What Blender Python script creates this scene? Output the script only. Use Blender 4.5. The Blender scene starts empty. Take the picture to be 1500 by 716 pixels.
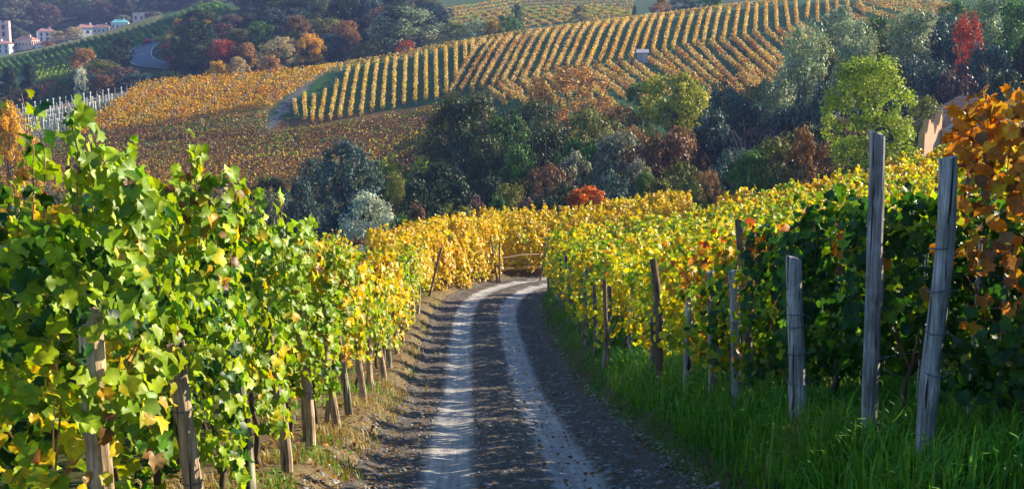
import bpy, math, random
import numpy as np
from mathutils import Vector

# ------------------------------------------------------------------ camera, sky, sun, exposure
SC = bpy.context.scene
COL = SC.collection
rng = np.random.default_rng(11)
random.seed(11)
FPX = 1810.0                       # focal length in photo pixels (photo 1500 x 716)
PITCH = math.atan((358 - 50) / FPX)
cd = bpy.data.cameras.new('camera')
cd.sensor_width = 36.0
cd.lens = 36.0 * FPX / 1500.0
cd.clip_start = 0.1
cd.clip_end = 6000
cam = bpy.data.objects.new('camera', cd)
COL.objects.link(cam)
cam.location = (0, 0, 0)
cam.rotation_euler = (math.pi / 2 - PITCH, 0, 0)
SC.camera = cam

SUN_EL, SUN_AZ = math.radians(22.5), math.radians(26)   # azimuth: degrees forward of +X
to_sun = Vector((math.cos(SUN_EL) * math.cos(SUN_AZ), math.cos(SUN_EL) * math.sin(SUN_AZ), math.sin(SUN_EL)))
w = bpy.data.worlds.new('World')
SC.world = w
w.use_nodes = True
nt = w.node_tree
sky = nt.nodes.new('ShaderNodeTexSky')
sky.sky_type = 'NISHITA'
sky.sun_disc = False
sky.sun_elevation = SUN_EL
sky.sun_rotation = math.pi / 2 - SUN_AZ
sky.air_density = 1.1
sky.dust_density = 0.0
sky.ozone_density = 6.0
nt.nodes['Background'].inputs[1].default_value = 0.095
nt.links.new(sky.outputs[0], nt.nodes['Background'].inputs[0])
sl = bpy.data.lights.new('sun', 'SUN')
sl.energy = 5.0
sl.angle = math.radians(0.5)
sl.color = (1.0, 0.87, 0.66)
so = bpy.data.objects.new('sun', sl)
COL.objects.link(so)
so.rotation_euler = to_sun.to_track_quat('Z', 'Y').to_euler()
so.location = (60, 20, 40)
SC.view_settings.view_transform = 'Standard'
SC.view_settings.look = 'None'
SC.view_settings.exposure = 1.42
SC.view_settings.gamma = 1.0
SC.cycles.use_denoising = True
SC.cycles.max_bounces = 6
SC.cycles.diffuse_bounces = 3
SC.cycles.transmission_bounces = 4
SC.cycles.volume_bounces = 0
SC.cycles.sample_clamp_indirect = 6.0
SC.cycles.caustics_reflective = False
SC.cycles.caustics_refractive = False

# ------------------------------------------------------------------ helpers
cp, sp = math.cos(PITCH), math.sin(PITCH)
def ray(px, py):
    """world direction per unit of world Y: (X/Y, Z/Y)"""
    a = (px - 750) / FPX; b = (358 - py) / FPX
    yw = b * sp + cp
    return a / yw, (b * cp - sp) / yw
def P(px, py, Y):
    a, t = ray(px, py)
    return np.array((a * Y, Y, t * Y))
def sstep(x, a, b):
    t = np.clip((x - a) / (b - a), 0, 1)
    return t * t * (3 - 2 * t)

def new_obj(name, data, parent=None, **props):
    o = bpy.data.objects.new(name, data)
    COL.objects.link(o)
    if parent is not None: o.parent = parent
    for k, v in props.items():
        if v is not None: o[k] = v
    return o
def empty(name, loc, label, cat, group=None):
    o = new_obj(name, None, None, label=label, category=cat, group=group)
    o.location = loc
    o.empty_display_size = 0.2
    return o
def mesh_np(name, V, F, mat, col=None, smooth=False, uv=None):
    """V (n,3), F (m,k) constant k; col (n,3) point colours"""
    me = bpy.data.meshes.new(name)
    V = np.asarray(V, np.float32); F = np.asarray(F, np.int32)
    m, k = F.shape
    me.vertices.add(len(V)); me.loops.add(m * k); me.polygons.add(m)
    me.vertices.foreach_set('co', V.ravel())
    me.loops.foreach_set('vertex_index', F.ravel())
    me.polygons.foreach_set('loop_start', np.arange(0, m * k, k, dtype=np.int32))
    if smooth: me.polygons.foreach_set('use_smooth', np.ones(m, bool))
    if col is not None:
        at = me.color_attributes.new('Col', 'FLOAT_COLOR', 'POINT')
        c4 = np.ones((len(V), 4), np.float32); c4[:, :3] = col
        at.data.foreach_set('color', c4.ravel())
    if uv is not None:
        ul = me.uv_layers.new(name='UVMap')
        ul.data.foreach_set('uv', np.asarray(uv, np.float32)[F.ravel()].ravel())
    me.update(calc_edges=True)
    if mat: me.materials.append(mat)
    return me
ORD = ['first', 'second', 'third', 'fourth', 'fifth', 'sixth', 'seventh', 'eighth', 'ninth', 'tenth', 'eleventh', 'twelfth', 'thirteenth', 'fourteenth', 'fifteenth', 'sixteenth', 'seventeenth', 'eighteenth', 'nineteenth', 'twentieth']
def nth(i):
    if i < 20: return ORD[i]
    t = ('twenty', 'thirty', 'forty')[(i + 1) // 10 - 2]
    return (t[:-1] + 'ieth') if (i + 1) % 10 == 0 else t + ' ' + ORD[(i + 1) % 10 - 1]
class MB:
    """collects polygons for one mesh"""
    def __init__(s): s.v = []; s.f = []
    def add(s, V, F):
        n = len(s.v); s.v += [tuple(map(float, p)) for p in V]; s.f += [tuple(n + i for i in f) for f in F]; return s
    def box(s, x0, x1, y0, y1, z0, z1):
        return s.add([(x0,y0,z0),(x1,y0,z0),(x1,y1,z0),(x0,y1,z0),(x0,y0,z1),(x1,y0,z1),(x1,y1,z1),(x0,y1,z1)],
                     [(3,2,1,0),(4,5,6,7),(0,1,5,4),(1,2,6,5),(2,3,7,6),(3,0,4,7)])
    def tube(s, pts, rad, n=6, cap=True):
        pts = np.asarray(pts, float); k = len(pts)
        rad = np.broadcast_to(np.asarray(rad, float), (k,))
        V = []
        for i in range(k):
            d = pts[min(i + 1, k - 1)] - pts[max(i - 1, 0)]
            d /= np.linalg.norm(d) + 1e-9
            a = np.cross(d, (0.13, 1, 0.07) if abs(d[1]) < .9 else (1, 0, 0)); a /= np.linalg.norm(a)
            b = np.cross(d, a)
            for j in range(n):
                t = 2 * math.pi * j / n
                V.append(pts[i] + rad[i] * (math.cos(t) * a + math.sin(t) * b))
        F = [(i*n+j, i*n+(j+1) % n, (i+1)*n+(j+1) % n, (i+1)*n+j) for i in range(k-1) for j in range(n)]
        if cap: F += [tuple(range(n))[::-1], tuple((k-1)*n + j for j in range(n))]
        return s.add(V, F)
    def mesh(s, name, mat, smooth=False):
        me = bpy.data.meshes.new(name); me.from_pydata(s.v, [], s.f)
        if smooth:
            me.polygons.foreach_set('use_smooth', np.ones(len(me.polygons), bool))
        if mat: me.materials.append(mat)
        return me
    def build(s, name, mat, parent=None, smooth=False, **pr):
        return new_obj(name, s.mesh(name, mat, smooth), parent, **pr)

# ------------------------------------------------------------------ materials
def mat_new(name):
    m = bpy.data.materials.new(name); m.use_nodes = True
    t = m.node_tree
    return m, t, t.nodes['Principled BSDF'], t.nodes['Material Output']
def nd(t, typ, **kw):
    n = t.nodes.new(typ)
    for k, v in kw.items(): setattr(n, k, v)
    return n
def ramp(t, fac, stops):
    r = nd(t, 'ShaderNodeValToRGB')
    e = r.color_ramp.elements
    while len(e) < len(stops): e.new(0.5)
    for el, (p, c) in zip(e, stops):
        el.position = p; el.color = (*c, 1) if len(c) == 3 else c
    t.links.new(fac, r.inputs[0])
    return r.outputs[0]
def noise(t, vec, scale, detail=4, rough=.55):
    n = nd(t, 'ShaderNodeTexNoise'); n.inputs['Scale'].default_value = scale
    n.inputs['Detail'].default_value = detail; n.inputs['Roughness'].default_value = rough
    if vec is not None: t.links.new(vec, n.inputs['Vector'])
    return n.outputs['Fac']
def mixc(t, fac, a, b, typ='MIX'):
    m = nd(t, 'ShaderNodeMix', data_type='RGBA', blend_type=typ)
    for s, v in ((0, fac), (6, a), (7, b)):
        if isinstance(v, (int, float)): m.inputs[s].default_value = v
        elif isinstance(v, tuple): m.inputs[s].default_value = (*v, 1)
        else: t.links.new(v, m.inputs[s])
    return m.outputs[2]
def math_n(t, op, a, b=None):
    m = nd(t, 'ShaderNodeMath', operation=op)
    for i, v in enumerate((a, b)):
        if v is None: continue
        if isinstance(v, (int, float)): m.inputs[i].default_value = v
        else: t.links.new(v, m.inputs[i])
    return m.outputs[0]
def bump(t, bs, h, strength=.5, dist=.02):
    b = nd(t, 'ShaderNodeBump'); b.inputs['Strength'].default_value = strength; b.inputs['Distance'].default_value = dist
    t.links.new(h, b.inputs['Height']); t.links.new(b.outputs[0], bs.inputs['Normal'])
def mapping(t, vec, scale):
    m = nd(t, 'ShaderNodeMapping'); m.inputs['Scale'].default_value = scale
    t.links.new(vec, m.inputs['Vector']); return m.outputs[0]

def leaf_material(name, transl=.4, gloss=.35, rough=.45):
    m, t, b, out = mat_new(name)
    at = nd(t, 'ShaderNodeVertexColor', layer_name='Col')
    geo = nd(t, 'ShaderNodeNewGeometry')
    nz = noise(t, geo.outputs['Position'], 22, 2)
    c = mixc(t, 1.0, at.outputs[0], ramp(t, nz, [(.3, (.72,.72,.72)), (.7, (1.15,1.15,1.15))]), 'MULTIPLY')
    t.links.new(c, b.inputs['Base Color'])
    b.inputs['Roughness'].default_value = rough
    b.inputs['Specular IOR Level'].default_value = gloss
    tr = nd(t, 'ShaderNodeBsdfTranslucent')
    t.links.new(mixc(t, 1.0, c, (1.25, 1.2, .55), 'MULTIPLY'), tr.inputs[0])
    mx = nd(t, 'ShaderNodeMixShader'); mx.inputs[0].default_value = transl
    t.links.new(b.outputs[0], mx.inputs[1]); t.links.new(tr.outputs[0], mx.inputs[2])
    t.links.new(mx.outputs[0], out.inputs[0])
    return m
M = {}
M['leaf'] = leaf_material('vine_leaf')
M['grass'] = leaf_material('grass_blade', .3, .3, .5)
def crown_material():
    m, t, b, out = mat_new('tree_foliage')
    at = nd(t, 'ShaderNodeVertexColor', layer_name='Col')
    oi = nd(t, 'ShaderNodeObjectInfo')
    sepn = nd(t, 'ShaderNodeSeparateColor'); t.links.new(at.outputs[0], sepn.inputs[0])
    second = mixc(t, 1.0, oi.outputs['Color'], (1.5, 1.25, .8), 'MULTIPLY')
    c = mixc(t, sepn.outputs[1], oi.outputs['Color'], second)
    cmb = nd(t, 'ShaderNodeCombineColor')
    for i in range(3): t.links.new(sepn.outputs[0], cmb.inputs[i])
    c = mixc(t, 1.0, c, cmb.outputs[0], 'MULTIPLY')
    t.links.new(c, b.inputs['Base Color'])
    b.inputs['Roughness'].default_value = .55; b.inputs['Specular IOR Level'].default_value = .25
    tr = nd(t, 'ShaderNodeBsdfTranslucent'); t.links.new(c, tr.inputs[0])
    mx = nd(t, 'ShaderNodeMixShader'); mx.inputs[0].default_value = .28
    t.links.new(b.outputs[0], mx.inputs[1]); t.links.new(tr.outputs[0], mx.inputs[2])
    t.links.new(mx.outputs[0], out.inputs[0])
    return m
M['crown'] = crown_material()
def simple(name, c1, c2, scale, rough=.85, bstr=.4, bdist=.02, coord='Object', stretch=None, detail=5):
    m, t, b, out = mat_new(name)
    tc = nd(t, 'ShaderNodeTexCoord'); v = tc.outputs[coord]
    if stretch: v = mapping(t, v, stretch)
    nz = noise(t, v, scale, detail)
    t.links.new(ramp(t, nz, [(.3, c1), (.7, c2)]), b.inputs['Base Color'])
    b.inputs['Roughness'].default_value = rough
    if bstr: bump(t, b, nz, bstr, bdist)
    return m
M['bark'] = simple('tree_bark', (.05,.04,.03), (.13,.10,.08), 9, stretch=(1,1,.25))
M['vinewood'] = simple('vine_bark', (.035,.022,.015), (.12,.075,.045), 30, stretch=(1,1,.15), bdist=.01)
M['cane'] = simple('vine_cane', (.16,.06,.025), (.30,.14,.06), 12, rough=.6, bstr=0)
M['wire'] = simple('galvanised_wire', (.30,.30,.31), (.48,.48,.50), 60, rough=.4, bstr=0)
M['wire'].node_tree.nodes['Principled BSDF'].inputs['Metallic'].default_value = .6
M['tie'] = simple('dark_wire', (.05,.05,.055), (.16,.16,.17), 40, rough=.5, bstr=0)
M['stone'] = simple('road_stone', (.08,.075,.07), (.40,.38,.36), 9.0, coord='Object')
M['concrete'] = simple('white_post_concrete', (.55,.54,.52), (.72,.71,.69), 6, bstr=.1)
M['asphalt'] = simple('asphalt', (.10,.105,.13), (.15,.155,.18), .6, bstr=0)
M['plaster_white'] = simple('plaster_white', (.62,.60,.56), (.78,.76,.73), .7, bstr=.1)
M['plaster_pink'] = simple('plaster_pink', (.60,.42,.36), (.74,.55,.46), .5, bstr=.1)
M['plaster_cream'] = simple('plaster_cream', (.62,.52,.38), (.75,.66,.5), .5, bstr=.1)
M['roof_far'] = simple('roof_tile_far', (.28,.12,.09), (.42,.20,.15), 2, bstr=.2)
M['roof_teal'] = simple('roof_copper_green', (.12,.42,.42), (.2,.55,.52), 2, bstr=.1)
M['dark'] = simple('window_dark', (.02,.022,.03), (.05,.05,.07), 4, rough=.2, bstr=0)
M['car_red'] = simple('car_paint_red', (.42,.02,.02), (.5,.03,.03), 3, rough=.25, bstr=0)
M['tyre'] = simple('tyre_rubber', (.02,.02,.02), (.04,.04,.04), 9, bstr=0)
M['tin'] = simple('tin_sheet', (.30,.27,.26), (.50,.46,.44), 3, rough=.5, bstr=.1)
M['shed'] = simple('shed_board', (.26,.25,.27), (.38,.36,.38), 4, bstr=.2, stretch=(6,6,.5))

def brick_material():
    m, t, b, out = mat_new('old_brick')
    tc = nd(t, 'ShaderNodeTexCoord')
    br = nd(t, 'ShaderNodeTexBrick'); br.inputs['Scale'].default_value = 3.2
    br.inputs['Color1'].default_value = (.50,.20,.09,1); br.inputs['Color2'].default_value = (.66,.33,.16,1)
    br.inputs['Mortar'].default_value = (.45,.38,.30,1); br.inputs['Mortar Size'].default_value = .03
    mp = nd(t, 'ShaderNodeMapping'); mp.inputs['Rotation'].default_value = (math.pi/2, 0, 0)
    t.links.new(tc.outputs['Object'], mp.inputs['Vector'])
    t.links.new(mp.outputs[0], br.inputs['Vector'])
    nz = noise(t, tc.outputs['Object'], 2.2, 6, .7)
    c = mixc(t, ramp(t, nz, [(.42, (0,0,0)), (.62, (1,1,1))]), br.outputs[0], (.60,.36,.20))
    t.links.new(c, b.inputs['Base Color']); b.inputs['Roughness'].default_value = .9
    bump(t, b, br.outputs['Fac'], -.5, .03)
    return m
M['brick'] = brick_material()
def rooftile_material():
    m, t, b, out = mat_new('clay_roof_tile')
    tc = nd(t, 'ShaderNodeTexCoord')
    nz = noise(t, tc.outputs['Object'], 3.5, 5, .7)
    t.links.new(ramp(t, nz, [(.3, (.30,.10,.05)), (.55, (.50,.21,.10)), (.75, (.56,.38,.25))]), b.inputs['Base Color'])
    b.inputs['Roughness'].default_value = .85
    bump(t, b, nz, .5, .03)
    return m
M['rooftile'] = rooftile_material()

def post_material():
    m, t, b, out = mat_new('weathered_post_wood')
    tc = nd(t, 'ShaderNodeTexCoord'); oi = nd(t, 'ShaderNodeObjectInfo')
    add = nd(t, 'ShaderNodeVectorMath', operation='ADD')
    t.links.new(tc.outputs['Object'], add.inputs[0])
    cb = nd(t, 'ShaderNodeCombineXYZ'); r10 = math_n(t, 'MULTIPLY', oi.outputs['Random'], 30.0)
    t.links.new(r10, cb.inputs[2]); t.links.new(cb.outputs[0], add.inputs[1])
    v = add.outputs[0]
    grain = noise(t, mapping(t, v, (26, 26, 1.3)), 1.6, 6, .65)
    blot = noise(t, mapping(t, v, (3, 3, 2.0)), 1.4, 4, .6)
    crack = noise(t, mapping(t, v, (34, 34, .9)), .8, 3, .5)
    c = mixc(t, 1.0, oi.outputs['Color'], ramp(t, grain, [(.3, (.32,.30,.29)), (.5, (.85,.85,.85)), (.7, (1.45,1.42,1.38))]), 'MULTIPLY')
    c = mixc(t, ramp(t, blot, [(.40, (0,0,0)), (.60, (.85,.85,.85))]), c, mixc(t, 1.0, c, (.5,.47,.45), 'MULTIPLY'))
    ck = ramp(t, crack, [(.37, (1,1,1)), (.41, (0,0,0))])
    c = mixc(t, ck, c, (.02,.016,.013))
    t.links.new(c, b.inputs['Base Color']); b.inputs['Roughness'].default_value = .85
    h = math_n(t, 'SUBTRACT', grain, math_n(t, 'MULTIPLY', ck, 1.2))
    bump(t, b, h, .8, .012)
    return m
M['post'] = post_material()

def ground_material():
    m, t, b, out = mat_new('terrain_ground')
    at = nd(t, 'ShaderNodeVertexColor', layer_name='Col')
    geo = nd(t, 'ShaderNodeNewGeometry')
    n1 = noise(t, geo.outputs['Position'], .55, 6, .65)
    n2 = noise(t, geo.outputs['Position'], 9.0, 5, .7)
    c = mixc(t, 1.0, at.outputs[0], ramp(t, n1, [(.3, (.7,.7,.65)), (.7, (1.25,1.25,1.2))]), 'MULTIPLY')
    c = mixc(t, 1.0, c, ramp(t, n2, [(.3, (.55,.52,.5)), (.7, (1.35,1.35,1.3))]), 'MULTIPLY')
    t.links.new(c, b.inputs['Base Color']); b.inputs['Roughness'].default_value = .95
    b.inputs['Specular IOR Level'].default_value = .1
    bump(t, b, n2, .8, .06)
    return m
M['ground'] = ground_material()

def road_material():
    m, t, b, out = mat_new('gravel_road')
    uv = nd(t, 'ShaderNodeUVMap', uv_map='UVMap')
    geo = nd(t, 'ShaderNodeNewGeometry')
    sx = nd(t, 'ShaderNodeSeparateXYZ'); t.links.new(uv.outputs[0], sx.inputs[0])
    pos = geo.outputs['Position']
    warp = noise(t, pos, 1.1, 4, .6)
    warp2 = noise(t, pos, 7, 3, .6)
    lat = math_n(t, 'ADD', sx.outputs[0], math_n(t, 'MULTIPLY', math_n(t, 'SUBTRACT', warp, .5), .22))
    lat = math_n(t, 'ADD', lat, math_n(t, 'MULTIPLY', math_n(t, 'SUBTRACT', warp2, .5), .16))
    a = math_n(t, 'ABSOLUTE', math_n(t, 'SUBTRACT', math_n(t, 'ABSOLUTE', lat), .80))
    track = ramp(t, a, [(.24, (1,1,1)), (.40, (0,0,0))])
    # compacted pale limestone with long wheel streaks
    streak = noise(t, mapping(t, uv.outputs[0], (14, .35, 1)), 1.0, 4, .6)
    mott = noise(t, pos, 2.2, 6, .65)
    pale = ramp(t, streak, [(.3, (.33,.315,.30)), (.7, (.56,.54,.51))])
    pale = mixc(t, 1.0, pale, ramp(t, mott, [(.3, (.72,.72,.72)), (.7, (1.12,1.12,1.12))]), 'MULTIPLY')
    cross = noise(t, mapping(t, uv.outputs[0], (1.2, 9, 1)), 1.0, 5, .7)
    pale = mixc(t, 1.0, pale, ramp(t, cross, [(.32, (.70,.69,.68)), (.55, (1.05,1.05,1.05))]), 'MULTIPLY')
    fine = noise(t, pos, 38, 4, .7)
    mid = noise(t, pos, 9, 5, .7)
    dark = ramp(t, fine, [(.28, (.045,.038,.034)), (.52, (.13,.115,.10)), (.78, (.30,.27,.24))])
    dark = mixc(t, 1.0, dark, ramp(t, mid, [(.3, (.55,.52,.5)), (.7, (1.2,1.15,1.1))]), 'MULTIPLY')
    c = mixc(t, track, dark, pale)
    c = mixc(t, 1.0, c, ramp(t, fine, [(.25, (.62,.62,.62)), (.6, (1.08,1.08,1.08))]), 'MULTIPLY')
    t.links.new(c, b.inputs['Base Color']); b.inputs['Roughness'].default_value = .92
    b.inputs['Specular IOR Level'].default_value = .2
    hh = math_n(t, 'ADD', math_n(t, 'MULTIPLY', fine, .6), mid)
    bump(t, b, hh, .9, .05)
    return m
M['road'] = road_material()

# ------------------------------------------------------------------ terrain
RY = np.arange(-30, 140, .25)
RH = np.interp(RY, [-30, 0, 13.9, 16.2, 27.1, 41.5, 55, 65, 140], [-3.5, 2.27, 5.28, 5.78, 8.1, 9.98, 11.2, 12.0, 18])
ker = np.hanning(25); ker /= ker.sum()
RH = np.convolve(np.pad(RH, 12, mode='edge'), ker, mode='valid')
RH[:20] = RH[20]
def road_h(y): return np.interp(y, RY, RH)
# road centre line
RC = np.array([(0.55,-14),(0.4,0),(0.12,9),(0.02,14),(-.12,18),(-.42,27),(-.75,36),(-1.0,44),(-.85,49),(-.2,53),(1.2,55.8),(3.4,57.6),(6.5,59),(11,60.5),(17,62.5),(26,66)], float)
def resample(pts, step):
    pts = np.asarray(pts, float)
    d = np.r_[0, np.cumsum(np.linalg.norm(np.diff(pts[:, :2], axis=0), axis=1))]
    n = max(2, int(d[-1] / step) + 1)
    s = np.linspace(0, d[-1], n)
    return np.stack([np.interp(s, d, pts[:, i]) for i in range(pts.shape[1])], 1), s
def smooth_line(p, it=40):
    p = p.copy()
    for _ in range(it): p[1:-1] = .5 * p[1:-1] + .25 * (p[:-2] + p[2:])
    return p
RCS, _ = resample(RC, .4)
RCS = smooth_line(RCS, 30)
def road_dist(x, y):
    """signed lateral distance (+ right) to the centre line; large far away"""
    x = np.asarray(x, float); y = np.asarray(y, float)
    out = np.full(x.shape, 99.0)
    msk = (y > -16) & (y < 70) & (np.abs(x) < 30)
    if not msk.any(): return out
    xs, ys = x[msk], y[msk]
    res = np.empty(len(xs))
    A = RCS[:-1]; D = RCS[1:] - A; L2 = (D ** 2).sum(1)
    for i in range(0, len(xs), 20000):
        q = np.stack([xs[i:i+20000], ys[i:i+20000]], 1)
        rel = q[:, None, :] - A[None]
        tt = np.clip((rel * D[None]).sum(2) / L2[None], 0, 1)
        dv = rel - tt[..., None] * D[None]
        d2 = (dv ** 2).sum(2); k = d2.argmin(1); ii = np.arange(len(q))
        sg = np.sign(D[k, 1] * rel[ii, k, 0] - D[k, 0] * rel[ii, k, 1])
        res[i:i+20000] = np.sqrt(d2[ii, k]) * np.where(sg == 0, 1, sg)
    out[msk] = res
    return out
def near_h(x, y):
    """height below the camera, foreground slope"""
    dd = road_dist(x, y)
    h = road_h(y)
    near = y < 52
    rb = .85 * sstep(dd, 1.65, 2.75) * np.where(y < 48, 1, 1 - .6 * sstep(y, 48, 54))
    lb = .35 * sstep(-dd, 1.65, 2.5)
    h = h - np.where(dd > 0, rb, lb)
    h = h - .15 * np.maximum(x - 2.6, 0) - .0032 * np.clip(x - 6, 0, 22) ** 2 * sstep(y, 25, 50) + .05 * np.maximum(-x - 3, 0)
    return h
# far control points, per photo column: (distance, photo row) for ground that shows, H for depth below the camera
COLS = {
 -600: [(75,'H',15.5),(90,'H',20),(110,'H',25),(140,'H',26),(172,280),(205,215),(225,200),(255,175),(290,186),(340,160),(360,140),(420,100),(470,112),(560,88),(640,60),(800,-30),(1200,-110)],
 0:    [(75,'H',15.5),(90,'H',20),(110,'H',25),(140,'H',26),(172,282),(205,213),(225,195),(250,172),(290,178),(325,158),(342,140),(360,128),(420,86),(470,100),(560,80),(640,55),(800,-30),(1200,-110)],
 120:  [(75,'H',15.5),(90,'H',20),(110,'H',25),(140,'H',26),(168,290),(205,207),(212,196),(250,150),(285,165),(330,132),(350,120),(380,92),(420,62),(470,78),(560,62),(640,40),(800,-35),(1200,-115)],
 250:  [(75,'H',15.5),(90,'H',20),(110,'H',25),(140,'H',26),(165,298),(205,194),(208,186),(250,125),(290,146),(325,120),(352,97),(385,72),(405,52),(430,26),(480,28),(560,45),(640,20),(800,-40),(1200,-120)],
 400:  [(75,'H',15.3),(90,'H',20),(110,'H',25),(140,'H',26.5),(166,290),(203,190),(207,180),(253,112),(300,140),(340,110),(400,40),(440,5),(480,-2),(640,-10),(800,-50),(1200,-120)],
 500:  [(75,'H',15),(90,'H',20),(110,'H',25),(140,'H',27),(168,280),(203,182),(257,100),(300,128),(340,95),(400,35),(470,-20),(640,-30),(800,-60),(1200,-120)],
 640:  [(75,'H',14.5),(90,'H',19),(110,'H',25),(140,'H',27),(168,270),(200,172),(265,74),(310,96),(370,72),(420,46),(480,2),(640,-30),(800,-60),(1200,-120)],
 750:  [(75,'H',14),(90,'H',18.5),(110,'H',25),(140,'H',27),(165,255),(188,152),(270,55),(320,77),(400,60),(430,44),(500,0),(640,-30),(800,-60),(1200,-120)],
 900:  [(75,'H',12.8),(90,'H',17.5),(110,'H',24),(140,'H',27),(162,245),(190,150),(230,88),(280,34),(330,62),(420,42),(440,27),(520,0),(640,-30),(800,-60),(1200,-120)],
 1050: [(75,'H',11.5),(90,'H',16),(110,'H',23),(140,'H',27),(162,240),(190,152),(235,68),(290,14),(350,42),(450,10),(600,-20),(800,-60),(1200,-120)],
 1250: [(75,'H',9.8),(90,'H',12.5),(110,'H',21),(140,'H',26),(162,235),(190,140),(240,52),(300,-10),(400,5),(600,-40),(800,-60),(1200,-120)],
 1450: [(75,'H',9),(90,'H',10.8),(110,'H',18),(140,'H',25),(162,225),(190,130),(240,40),(300,-18),(400,-10),(600,-60),(800,-80),(1200,-120)],
 1900: [(75,'H',7),(90,'H',8.5),(110,'H',14),(140,'H',20),(162,200),(190,110),(240,30),(300,-20),(400,-20),(600,-60),(800,-80),(1200,-120)],
}
cu, cv, ct = [], [], []
for px, lst in COLS.items():
    u0 = (px - 750) / FPX / .98
    for e in lst:
        if e[1] == 'H': tt = e[2] / e[0]
        else: tt = -ray(px, e[1])[1]
        cu.append(u0); cv.append(math.log(e[0])); ct.append(tt)
    for Y in (52, 60, 68):
        xx = u0 * Y
        cu.append(u0); cv.append(math.log(Y)); ct.append(float(near_h(np.array([xx]), np.array([float(Y)]))[0]) / Y)
cu, cv, ct = map(np.array, (cu, cv, ct))
def tps_k(r2): return np.where(r2 > 0, .5 * r2 * np.log(r2 + 1e-12), 0)
SU, SV = 2.2, 1.6
Q = np.stack([cu * SU, cv * SV], 1)
n = len(Q)
K = tps_k(((Q[:, None] - Q[None]) ** 2).sum(2)) + np.eye(n) * 1e-4
Pm = np.c_[np.ones(n), Q]
Amat = np.block([[K, Pm], [Pm.T, np.zeros((3, 3))]])
wts = np.linalg.solve(Amat, np.r_[ct, np.zeros(3)])
UG = np.linspace(-.80, .68, 180); VG = np.linspace(math.log(48), math.log(1500), 420)
gu, gv = np.meshgrid(UG, VG, indexing='ij')
qq = np.stack([gu.ravel() * SU, gv.ravel() * SV], 1)
TAB = np.empty(len(qq))
for i in range(0, len(qq), 8000):
    r2 = ((qq[i:i+8000, None] - Q[None]) ** 2).sum(2)
    TAB[i:i+8000] = tps_k(r2) @ wts[:n] + wts[n] + qq[i:i+8000] @ wts[n+1:]
TAB = TAB.reshape(gu.shape)
def far_h(x, y):
    y2 = np.clip(y, 48.5, 1490)
    u = np.clip(x / np.maximum(y2, 1), UG[0] + .001, UG[-1] - .001); v = np.log(y2)
    fi = (u - UG[0]) / (UG[1] - UG[0]); fj = (v - VG[0]) / (VG[1] - VG[0])
    i = np.clip(fi.astype(int), 0, len(UG) - 2); j = np.clip(fj.astype(int), 0, len(VG) - 2)
    a = fi - i; b = fj - j
    t = TAB[i, j]*(1-a)*(1-b) + TAB[i+1, j]*a*(1-b) + TAB[i, j+1]*(1-a)*b + TAB[i+1, j+1]*a*b
    return t * y2
def H(x, y):
    """ground z (camera at 0)"""
    x = np.asarray(x, float); y = np.asarray(y, float)
    x, y = np.broadcast_arrays(x, y)
    k = sstep(y, 58, 74)
    out = np.zeros(x.shape)
    m1 = k < 1; m2 = k > 0
    if m1.any(): out[m1] += (1 - k[m1]) * near_h(x[m1], y[m1])
    if m2.any(): out[m2] += k[m2] * far_h(x[m2], y[m2])
    return -out
def Hs(x, y): return float(H(np.array([float(x)]), np.array([float(y)]))[0])
def hit(px, py, y0, y1):
    a, t = ray(px, py)
    Y = np.exp(np.linspace(math.log(y0), math.log(y1), 500))
    g = H(a * Y, Y) - t * Y
    k = np.where(g > 0)[0]
    Yh = Y[k[0]] if len(k) else Y[np.argmax(g)]
    return np.array((a * Yh, Yh, Hs(a * Yh, Yh)))

# ground sheet
NU, NV = 380, 560
us = np.linspace(-1, 1, NU); us = np.sign(us) * (np.abs(us) * .55 + np.abs(us) ** 3 * .95)
yy = np.exp(np.linspace(math.log(4), math.log(1400), NV)) - 16
GX = us[:, None] * (yy[None] + 20); GY = np.broadcast_to(yy[None], GX.shape)
GZ = H(GX, GY)
rd = road_dist(GX, GY)
GZ = GZ - .16 * (1 - sstep(np.abs(rd), 1.75, 2.05))
def px_of(x, y, z):
    D = y * cp - z * sp
    D = np.where(D > .5, D, .5)
    return 750 + FPX * x / D, 358 - FPX * (y * sp + z * cp) / D
GPX, GPY = px_of(GX, GY, GZ)
wob = (np.sin(GX * .9 + 1.3 * np.sin(GY * .6)) + np.sin(GY * 1.3 + GX * .37)) * .25 + .5
def cc(*v): return np.array(v, float)
GC = np.empty(GX.shape + (3,)); GC[:] = cc(.055, .085, .025)
def paint(mask, col, k=None):
    m = mask.astype(float) if k is None else mask * k
    GC[:] = GC * (1 - m[..., None]) + np.asarray(col) * m[..., None]
near = GY < 75
paint(near, (.075, .085, .03))
paint(near & (np.abs(rd) < 3.2), (.10, .075, .045))
paint(near & (rd < -1.5) & (rd > -4), (.17, .125, .065))
paint(near & (rd > 1.9) & (rd < 9), (.06, .10, .025), wob)
paint((GY > 78) & (GY < 150), (.04, .055, .025))
fld = (GY > 150) & (GY < 300)
paint(fld, (.03, .095, .035))
brown = (GY > 158) & (GY < 208) & (GPX < 640)
paint(brown, (.12, .075, .03))
paint((GY > 150) & (GY < 176) & (GPX > 520) & (GPX < 660), (.10, .22, .02))
paint((GY > 206) & (GY < 262) & (GPX < 104 + (GY - 208) * 2.3), (.22, .19, .12))
paint((GY > 206) & (GY < 262) & (GPX > 104 + (GY - 208) * 2.3) & (GPX < 400 + (GY - 215) * 2.1), (.16, .12, .045))
paint((GY > 200) & (GY < 262) & (np.abs(GPX - 415 - (GY - 215) * 1.9) < 9), (.12, .13, .14))
paint((GY > 300), (.05, .075, .03))
paint((GY > 350) & (GY < 470) & (GPX < 360), (.07, .12, .05))
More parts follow.
